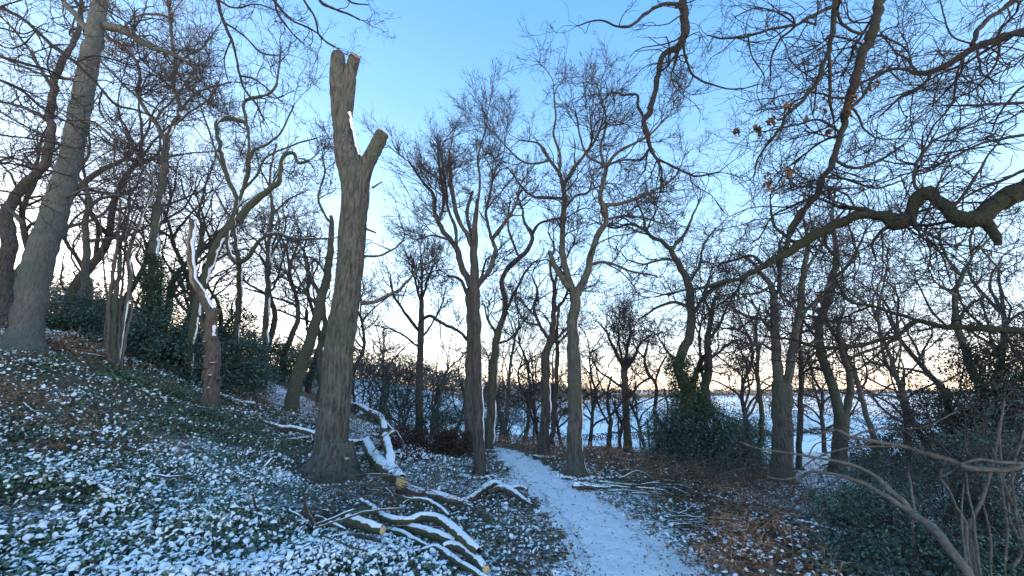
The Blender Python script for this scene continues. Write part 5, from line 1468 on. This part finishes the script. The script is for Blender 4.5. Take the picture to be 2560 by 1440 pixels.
def trunk_feet():
    """leaves, grass and a little snow banked against the feet of the near trunks"""
    C, S, W = [], [], []
    for u, v, r in [(829, 1205, .62), (1440, 1192, .24), (1197, 1192, .17), (1222, 1135, .16), (1175, 1135, .2), (1360, 1142, .17), (1572, 1148, .2), (1953, 1208, .33), (2098, 1190, .28), (522, 1028, .26), (724, 1030, .24), (62, 860, .5), (1896, 1190, .1), (1998, 1180, .12)]:
        c = gp(u, v); n = int(500 * (r / .3) * min(1, 9 / c[1]))
        a = rng.uniform(0, 2 * pi, n); d = r * (0.85 + np.abs(rng.normal(size=n)) * 0.35)
        x, y = c[0] + np.cos(a) * d, c[1] + np.sin(a) * d
        C.append(np.stack([x, y, gh(x, y) + 0.01 + 0.09 * np.exp(-(d - r * .85) / .1) * rng.uniform(size=n)], -1))
        m = n // 4; a = rng.uniform(pi, 2 * pi, m); d = r * (1.1 + np.abs(rng.normal(size=m)) * 0.4)
        x, y = c[0] + np.cos(a) * d, c[1] + np.sin(a) * d
        S.append(np.stack([x, y, gh(x, y) + 0.035], -1))
    C = np.vstack(C); S = np.vstack(S)
    v, q, t, _ = leafset(C, rng.uniform(.03, .07, len(C)), tilt=0.9, fold=.5)
    o = add('banked_leaves', mesh_data('banked_leaves', v, q, attrs={'tint': t * .8}, smooth=False), M['litter']); o['kind'] = 'stuff'
    n = len(S); nn = norm(rng.normal(size=(n, 3)) * .3 + [0, -.2, 1]); r_ = rng.normal(size=(n, 3)); xx = norm(r_ - (r_ * nn).sum(-1, keepdims=True) * nn)
    v, t3 = snowpads_far(S, rng.uniform(.03, .09, n), (xx, np.cross(nn, xx), nn))
    o = add('snow_at_trunk_feet', mesh_data('snow_at_trunk_feet', v, None, t3), M['snow']); o['kind'] = 'stuff'
trunk_feet()

# ---------------- leafy bushes ----------------
def bush(label, name, cat, blobs, n, size, mat, Ybase, px_base, stems=8, hollow=0.45, wid=0.55, sway=0.0, group=None, small=True, clump=0.16, stem_mat='bark_dark', dens=None, flat=0.0):
    """blobs: (u, v, Y, rx, rz, ry) ellipsoids of foliage"""
    b0 = gp(*px_base) if Ybase is None else at(px_base[0], px_base[1], Ybase)
    base = np.array([b0[0], b0[1], float(gh(b0[0], b0[1]))])
    root = empty(name, base, label, cat, group)
    cen = np.array([at(u, v, Y) for u, v, Y, *_ in blobs]); rad = np.array([[rx, ry, rz] for _, _, _, rx, rz, ry in blobs])
    vol = rad.prod(1) ** 0.66; pick = rng.choice(len(blobs), n // 14, p=vol / vol.sum())
    d = norm(rng.normal(size=(len(pick), 3))) * (hollow + (1 - hollow) * rng.uniform(size=(len(pick), 1)) ** 0.5)
    cc = cen[pick] + d * rad[pick]
    # gaps: drop sprays where a coarse noise is low
    keep = fbm(cc[:, 0] * 2.2, cc[:, 1] * 2.2, cc[:, 2] * 2.2, 91) > (0.40 if dens is None else dens)
    cc = cc[keep]
    cc[:, 2] = np.maximum(cc[:, 2], gh(cc[:, 0], cc[:, 1]) + 0.03)
    m = 14
    C = np.repeat(cc, m, 0) + rng.normal(size=(len(cc) * m, 3)) * clump * np.array([1, 1, 0.55 - flat * .3])
    sz = size * rng.uniform(0.6, 1.35, len(C))
    tn = np.clip(rng.normal(0.45, 0.25, len(C)) + 0.0, 0, 1)
    if small:
        v, q, t = leafset_small(C, sz, tilt=0.7, tint=tn, wid=wid)
    else:
        v, q, t, _ = leafset(C, sz, tilt=0.7, tint=tn, wid=wid)
    add('foliage', mesh_data('foliage', sub(v, base), q, attrs={'tint': t}, smooth=False), M[mat], root)['kind'] = 'stuff'
    for i in range(stems):
        e = cen[rng.integers(len(cen))] + rng.normal(size=3) * rad.mean(0) * 0.35
        s = base + [rng.normal() * 0.15, rng.normal() * 0.15, -0.1]
        mid = (s + e) / 2 + rng.normal(size=3) * 0.12
        r0 = 0.014 + 0.012 * rng.uniform()
        Q = catmull(np.vstack([np.r_[s, r0], np.r_[mid, r0 * .75], np.r_[e, r0 * .3]]), 0.1)
        v, q = tube1(Q[:, :3], np.maximum(Q[:, 3], .004), 6)
        add('stem', mesh_data('stem', sub(v, base), q), M[stem_mat], root)
    k = max(40, len(cc) // 3)
    ii = rng.choice(len(cc), k)
    D0 = norm(cc[ii] - base)
    P, R = grow(cc[ii] - D0 * 0.3, D0, np.full(k, 0.45), 5, 0.2, 0.0, np.full(k, .005), np.full(k, .003))
    v, q = tubes(P, R, 3)
    add('twigs', mesh_data('twigs', sub(v, base), q, smooth=False), M['twig'], root)['kind'] = 'stuff'
    return root, base

bush('dark evergreen bush around the ivy-wrapped oak, right of the bracken bank', 'holly_bush', 'bush',
     [(1650, 1080, 11.2, .35, .5, .4), (1870, 1090, 11.8, .5, .6, .5), (1700, 1090, 11.0, .55, .75, .6), (1760, 1080, 11.4, .6, .85, .6), (1820, 1110, 11.3, .65, .7, .6), (1740, 1160, 10.8, .8, .5, .7), (1860, 1170, 10.9, .7, .45, .6), (1690, 1170, 10.6, .45, .35, .5), (1800, 1190, 10.4, .7, .3, .5), (1660, 1130, 10.9, .28, .3, .3), (1740, 1010, 11.6, .35, .4, .4)],
     52000, 0.055, 'leaf_holly', 11.0, (1770, 1190), stems=10, dens=0.34, clump=0.2)
bush('broad dark holly thicket filling the gap between the thin stems and the broken snag', 'holly_bush', 'bush',
     [(380, 860, 13.0, 1.2, .9, 1.0), (450, 900, 12.6, 1.1, .8, 1.0), (420, 810, 14.0, 1.1, .9, .9), (340, 830, 14.2, .9, .6, .9), (500, 880, 13.8, .8, .8, .8), (600, 900, 14.0, .9, .9, .9), (640, 950, 13.6, .8, .6, .8), (560, 960, 12.8, .9, .5, .8), (450, 970, 12.2, .8, .4, .6)],
     60000, 0.075, 'leaf_holly', 13.2, (470, 960), stems=10)
bush('dark holly behind the slender bare tree at the foot of the huge grey trunk', 'holly_bush', 'bush',
     [(150, 780, 13.5, 1.1, .7, .9), (220, 820, 13.2, 1.0, .6, .8), (120, 820, 12.6, .6, .4, .6), (260, 860, 12.8, .8, .45, .7), (280, 790, 14.5, .8, .7, .8)],
     26000, 0.075, 'leaf_holly', 13.3, (190, 850), stems=8)
bush('ivy-hung evergreen tangle beyond the broken snag, below the snow-striped trunk', 'holly_bush', 'bush',
     [(540, 800, 17.0, .9, 1.3, .9), (430, 730, 17.5, .7, 1.6, .8), (600, 830, 17.0, 1.0, 1.0, .9), (680, 900, 17.5, 1.3, .8, 1.0), (760, 930, 18.0, 1.1, .6, .9), (370, 740, 18, 1.0, 1.2, .9)],
     30000, 0.085, 'leaf_ivy', 17.2, (560, 920), stems=8)
bush('low dark evergreens below the round-crowned small tree', 'holly_bush', 'bush',
     [(970, 1000, 19, .9, .8, .8), (940, 1040, 17.5, .7, .4, .6), (1100, 1050, 19, .9, .35, .8), (1130, 1035, 21, .9, .5, .8), (1000, 1060, 18.5, .7, .3, .6)],
     9000, 0.075, 'leaf_ivy', 18.5, (1010, 1070), stems=6)
bush('russet-leaved beech thicket behind the forked bough, left of the dark twin trunks', 'beech_thicket', 'bush',
     [(1020, 1120, 11.2, .6, .28, .5), (1080, 1110, 11.4, .6, .33, .5), (1130, 1105, 11.8, .5, .36, .5), (1140, 1130, 10.8, .4, .22, .4), (1050, 1140, 10.4, .5, .18, .4), (960, 1130, 10.5, .45, .22, .4), (1000, 1090, 12.5, .8, .3, .5)],
     17000, 0.06, 'beech_leaf', 11.2, (1080, 1150), stems=9, clump=0.12)
bush('big small-leaved dark bush filling the bottom right corner', 'privet_bush', 'bush',
     [(2480, 1180, 5.0, .55, .5, .4), (2550, 1060, 5.2, .45, .6, .4), (2400, 1240, 5.2, .5, .35, .4), (2260, 1330, 5.0, .75, .5, .5), (2400, 1350, 4.8, .7, .6, .5), (2520, 1330, 4.7, .6, .7, .5), (2200, 1420, 4.4, .5, .3, .4), (2330, 1430, 4.2, .6, .35, .4), (2480, 1430, 4.2, .6, .4, .4), (2150, 1300, 5.8, .5, .35, .4), (2110, 1400, 4.7, .35, .22, .3), (2250, 1210, 6.0, .7, .45, .5), (2380, 1200, 5.8, .6, .5, .5), (2140, 1230, 6.6, .4, .35, .4)],
     60000, 0.034, 'leaf_holly', 4.9, (2350, 1400), stems=12, clump=0.085, dens=0.47)
bush('airy bush of small dark leaves at the right edge below the low mossy bough', 'privet_bush', 'bush',
     [(2550, 980, 6.0, .5, .9, .5), (2540, 1150, 5.8, .5, .5, .5), (2420, 960, 6.5, .7, .65, .5), (2520, 900, 6.4, .65, .8, .5), (2540, 1050, 6.2, .6, .7, .5), (2330, 1060, 6.9, .6, .45, .5), (2280, 1130, 7.1, .7, .4, .5), (2180, 1130, 7.6, .6, .3, .4), (2440, 1110, 6.5, .7, .5, .5), (2490, 790, 6.6, .45, .35, .4), (2330, 960, 6.9, .4, .3, .4), (2230, 1180, 7.2, .7, .3, .4)],
     64000, 0.036, 'leaf_privet', 6.6, (2420, 1250), stems=12, clump=0.09, dens=0.40, flat=1.0)
bush('low green leafy mound in the shade under the slanting stem, edge of the corner bush', 'bramble_mound', 'bush',
     [(2120, 1270, 5.9, .4, .25, .4), (2080, 1250, 6.6, .4, .22, .4), (2030, 1420, 4.6, .28, .12, .3), (2060, 1340, 5.3, .2, .12, .2)],
     7000, 0.035, 'leaf_bramble', 5.9, (2110, 1330), stems=3, clump=0.08)
bush('isolated green bush on the left slope below the broken snag', 'bramble_mound', 'bush',
     [(560, 1085, 8.6, .5, .2, .5), (440, 1075, 8.4, .6, .2, .5), (500, 1040, 9.2, .6, .2, .5), (620, 1060, 9.4, .4, .16, .4)], 9000, 0.05, 'leaf_bramble', 8.6, (520, 1110), stems=2, clump=0.12)
bush('green tussock behind the dead bracken at the top of the left slope', 'bramble_mound', 'bush',
     [(320, 960, 9.8, .6, .2, .5), (400, 990, 9.8, .6, .2, .5), (40, 900, 8.2, .7, .2, .5)], 7000, 0.055, 'leaf_bramble', 9.8, (340, 985), stems=2, clump=0.12)

# ivy up trunks: foliage parts on those trees
def ivy(root, base, P, R, n, size, z0, z1, thick=0.10):
    k = np.where((P[:, 2] > z0) & (P[:, 2] < z1))[0]
    j = rng.choice(k, n); a = rng.uniform(0, 2 * pi, n)
    lump = 0.5 + 1.2 * fbm(P[j, 2] * 1.5, a, 0, 17)
    rr = R[j] + thick * lump * rng.uniform(0.2, 1, n)
    C = P[j] + np.stack([np.cos(a) * rr, np.sin(a) * rr, rng.normal(size=n) * .06], -1)
    v, q, t = leafset_small(C, size * rng.uniform(.6, 1.3, n), tilt=1.0, up=np.array([0, -.4, .3]))
    add('ivy', mesh_data('ivy', sub(v, base), q, attrs={'tint': t}, smooth=False), M['leaf_ivy'], root)['kind'] = 'stuff'
r_, b_, (P, R), L = rP
ivy(r_, b_, P, R, 9000, 0.06, -2, 2.6, 0.28)
r_, b_, (P, R), L = rC
ivy(r_, b_, P, R, 9000, 0.07, 1, 6.5, 0.16)
# ---------------- trees further off ----------------
def proto_tree(h, r, seed, nl=7, spread=0.9, low=0.35, wig=0.12, l1=0.30, d1=1.9, n2=4.5, n3=3.2, n4=0.7):
    """a whole tree in its own coordinates: trunk, main limbs, twigs"""
    global rng
    keep = rng; rng = np.random.default_rng(seed)
    n = 16
    P, R = grow(np.array([[0, 0, -0.4]]), np.array([[0, 0, 1.0]]), np.array([h * 0.62]), n, wig, 0.15, np.array([r]), np.array([r * 0.42]))
    P, R = P[0], R[0]
    R[:2] *= 1.25
    L = []
    p, d, rr, t, _ = spawn(P[None], R[None], np.array([nl * 1.0]), low, (25, 55))
    for a, b, c, tt in zip(p, d, rr, t):
        Lg = h * (0.50 - 0.22 * tt) * rng.uniform(.75, 1.15)
        q, w_ = grow(a[None], b[None], np.array([Lg]), 12, 0.20, 0.07, np.array([c * 0.6]), np.array([c * 0.12]))
        L.append((q[0], w_[0]))
    T = P[-1] - P[-2]
    for _ in range(3):
        q, w_ = grow(P[-1][None], (T + rng.normal(size=3) * .25 * np.linalg.norm(T))[None], np.array([h * .36]), 12, 0.20, 0.05, np.array([R[-1] * .9]), np.array([R[-1] * .15]))
        L.append((q[0], w_[0]))
    v1, q1 = merge([tube1(P, R, 9)] + [tube1(a, b, 6) for a, b in L])
    (mv, mq), (fv, fq) = crown(L, 20, l1=h * l1 * .62, d1=d1 * 8 / h, n2=n2, n3=n3, n4=n4, up=0.05, wig=0.32, out=0.09, centre=np.array([0, 0, h * .5]), rmin=0.0065)
    v2, q2 = merge([(mv, mq), (fv, fq)])
    rng = keep
    return mesh_data('trunk', v1, q1), mesh_data('crown', v2, q2, smooth=False)

protos = [proto_tree(9, .14, 101), proto_tree(10, .17, 102, nl=8), proto_tree(8, .10, 103, nl=6), proto_tree(12, .15, 104, nl=7, low=.45, d1=1.6), proto_tree(13, .20, 105, nl=7, low=.4, d1=1.5), proto_tree(7, .09, 106, nl=8, low=.25)]
bk = ['bark_dark', 'bark', 'bark_green']
def far_tree(u, Y, pi_, scale, label, group, ht=None):
    a, yy, _ = ray(u, 985)
    x = a / yy * Y
    z = float(gh(x, Y))
    root = empty('bare_tree', (x, Y, z), label, 'tree', group)
    rz = rng.uniform(0, 2 * pi)
    root.rotation_euler = (rng.normal() * .03, rng.normal() * .03, rz)
    root.scale = (scale,) * 3
    tm, cm = protos[pi_]
    b = M[bk[rng.integers(3)]] if False else M['bark_dark' if pi_ % 2 else 'bark']
    add('trunk', tm, b, root)
    o = add('crown', cm, M['twig'], root); o['kind'] = 'stuff'
for u, Y, p, s in [(-60, 15, 4, 1.0), (30, 17, 3, 1.05), (120, 18, 4, 1.1), (245, 18, 3, 1.0), (345, 21, 4, 1.1), (430, 18, 3, 1.0), (460, 22, 4, 1.0), (520, 21, 3, 1.0), (560, 24, 4, .95), (630, 20, 1, 1.1), (700, 19, 1, 1.0), (720, 25, 3, .85), (770, 22, 1, 1.1), (200, 26, 4, 1.1), (290, 31, 4, 1.0)]:
    far_tree(u, Y, p, s, 'bare tree in the crowded wood on the left slope, behind the holly', 'bare trees crowding the left slope')
for u, Y, p, s in [(880, 22, 1, .95), (905, 30, 0, 1.1), (935, 24, 2, 1.1), (965, 28, 1, 1.0), (1000, 24, 5, 1.0), (1015, 34, 1, 1.1), (1085, 26, 0, 1.0), (1120, 23, 2, 1.1), (1150, 30, 1, 1.1), (860, 34, 3, 1.0), (940, 40, 3, 1.0), (1060, 42, 1, 1.2), (1110, 38, 0, 1.2), (1035, 30, 5, 1.2), (980, 46, 1, 1.3)]:
    far_tree(u, Y, p, s, 'bare tree in the wood seen between the lopped oak and the dark front trunk', 'bare trees behind the gap')
for u, Y, p, s in [(1265, 17, 2, .95), (1302, 18, 2, 1.0), (1320, 24, 2, 1.1), (1345, 20, 5, 1.1), (1285, 30, 0, 1.1), (1405, 18, 5, .9), (1465, 16, 5, .9), (1240, 26, 1, 1.0), (1215, 34, 0, 1.1)]:
    far_tree(u, Y, p, s, 'thin bare tree at the field edge, left of the straight pale trunk', 'thin bare trees at the field edge left of the pale one')
for u, Y, p, s in [(1605, 18, 5, .9), (1800, 15.5, 2, 1.0), (1862, 16, 5, 1.1), (2030, 17, 5, 1.0), (2150, 15, 2, 1.1), (2230, 16, 5, 1.2), (2290, 14, 2, 1.1), (2350, 15, 1, .9), (2540, 13, 1, .9), (2600, 12, 0, 1.0)]:
    far_tree(u, Y, p, s, 'bare tree at the field edge behind the evergreen bush and the stout trunks', 'bare trees at the field edge on the right')

ORD = ['leftmost', 'second from left', 'third from left', 'fourth from left', 'fifth from left', 'sixth from left', 'seventh from left', 'eighth from left', 'ninth from left', 'tenth from left', 'eleventh from left', 'twelfth from left', 'thirteenth from left', 'fourteenth from left', 'rightmost']
SHORT = {'bare trees crowding the left slope': 'bare tree behind the holly on the left slope, %s there',
 'bare trees behind the gap': 'bare tree seen between the lopped oak and the dark front trunk, %s there',
 'thin bare trees at the field edge left of the pale one': 'thin bare field-edge tree left of the straight pale trunk, %s there',
 'bare trees at the field edge on the right': 'bare field-edge tree behind the evergreen bush and stout trunks, %s there'}
for g_, tx in SHORT.items():
    os_ = sorted([o for o in bpy.data.objects if o.get('group') == g_], key=lambda o: o.location.x / o.location.y)
    for i, o in enumerate(os_):
        o['label'] = tx % (ORD[-1] if i == len(os_) - 1 else ORD[i])

# ---------------- hedges and woods in the distance ----------------
def hedge_line(label, pts, h, n, wdt=1.0, group=None):
    P = catmull(np.c_[np.array(pts, float), np.zeros(len(pts))], 4.0)[:, :2]
    i = rng.integers(0, len(P) - 1, n); f = rng.uniform(size=(n, 1))
    c = P[i] * (1 - f) + P[i + 1] * f + rng.normal(size=(n, 2)) * wdt * .4
    hh = h * (0.6 + 0.8 * noise3(c[:, 0] * .25, c[:, 1] * .1, 0, 5))
    g = gh(c[:, 0], c[:, 1])
    C = np.stack([c[:, 0], c[:, 1], g + hh * rng.uniform(0, 1, n) ** .8], -1)
    v, q, t = leafset_small(C, rng.uniform(.3, .7, n) * h * .55, tilt=2.0, up=np.array([0, -.5, 0]))
    base = np.array([*P[0], float(gh(*P[0]))])
    o = add('hedge', mesh_data('hedge', sub(v, base), q, attrs={'tint': t}, smooth=False), M['hedge'], None, base)
    tag(o, label, 'hedge', group)
hedge_line('low dark hedge across the near snowfield, seen behind the forked oak', [(-8, 92), (15, 98), (40, 104), (62, 108), (90, 112)], 1.6, 5000)
hedge_line('dark field hedge climbing the snowfield behind the upright bracken trunk', [(-10, 130), (12, 150), (25, 185), (34, 225), (40, 270)], 2.6, 3500, 2)
hedge_line('long far hedge under the horizon to the right of the forked oak', [(40, 270), (110, 262), (200, 250), (330, 240), (460, 235)], 2.6, 6000, 2)
hedge_line('hedge between the two sunlit fields at the far right', [(60, 190), (130, 186), (210, 175), (300, 165)], 2.0, 4000, 1.5)

def far_wood(name, label, pts, depth, h, n, kind='stuff', size=3.0):
    P = catmull(np.c_[np.array(pts, float), np.zeros(len(pts))], 8.0)[:, :2]
    i = rng.integers(0, len(P) - 1, n); f = rng.uniform(size=(n, 1))
    c = P[i] * (1 - f) + P[i + 1] * f + np.stack([rng.normal(size=n) * depth * .3, rng.uniform(-.5, .5, n) * depth], -1)
    g = gh(c[:, 0], c[:, 1])
    hh = h * (0.55 + 0.8 * noise3(c[:, 0] * 1.5 / h, c[:, 1] * 1.5 / h, 0, 7))
    t0 = rng.uniform(size=n) ** .7
    spread = (1 - t0 ** 3)
    C = np.stack([c[:, 0] + rng.normal(size=n) * h * .08, c[:, 1], g + hh * t0], -1)
    v, q, t = leafset_small(C, size * rng.uniform(.5, 1.2, n), tilt=2.0, up=np.array([0, -.6, .2]), wid=0.28)
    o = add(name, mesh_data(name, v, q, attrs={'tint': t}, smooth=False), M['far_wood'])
    o['kind'] = kind
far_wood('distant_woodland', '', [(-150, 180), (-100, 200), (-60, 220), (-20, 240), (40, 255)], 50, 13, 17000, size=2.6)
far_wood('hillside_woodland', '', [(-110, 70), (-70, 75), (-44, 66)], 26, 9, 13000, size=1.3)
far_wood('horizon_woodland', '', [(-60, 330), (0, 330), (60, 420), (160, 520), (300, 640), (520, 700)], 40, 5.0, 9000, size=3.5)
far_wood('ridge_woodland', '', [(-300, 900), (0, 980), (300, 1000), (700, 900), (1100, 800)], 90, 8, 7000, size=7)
# fence posts along the wood's edge
for pi_, u in enumerate((1525, 1548, 1600, 1622, 1640, 1655, 1668)):
    Y = 15.2 + (u - 1525) * 0.004
    a, yy, _ = ray(u, 1100); x = a / yy * Y; z = float(gh(x, Y))
    P = np.array([[0, 0, -.3], [0, 0, .5], [0.01, 0, .95], [0.012, 0, 1.0]]) + [0, 0, 0]
    v, q = tube1(P, np.array([.035, .034, .033, .012]), 8)
    o = add('fence_post', mesh_data('fence_post', v, q), M['post'], None, (x, Y, z))
    tag(o, 'thin wooden fence post at the field edge around the pale straight tree, ' + (ORD[pi_] if pi_ < 6 else 'rightmost'), 'fence post', 'fence posts at the field edge')

print('TRIS', sum(len(m.loops) - 2 * len(m.polygons) for m in bpy.data.meshes))
_c = {}
for m in bpy.data.meshes:
    _k = m.name.split('.')[0]; _c[_k] = _c.get(_k, 0) + len(m.loops) - 2 * len(m.polygons)
print('BREAK', sorted(_c.items(), key=lambda a: -a[1])[:16])
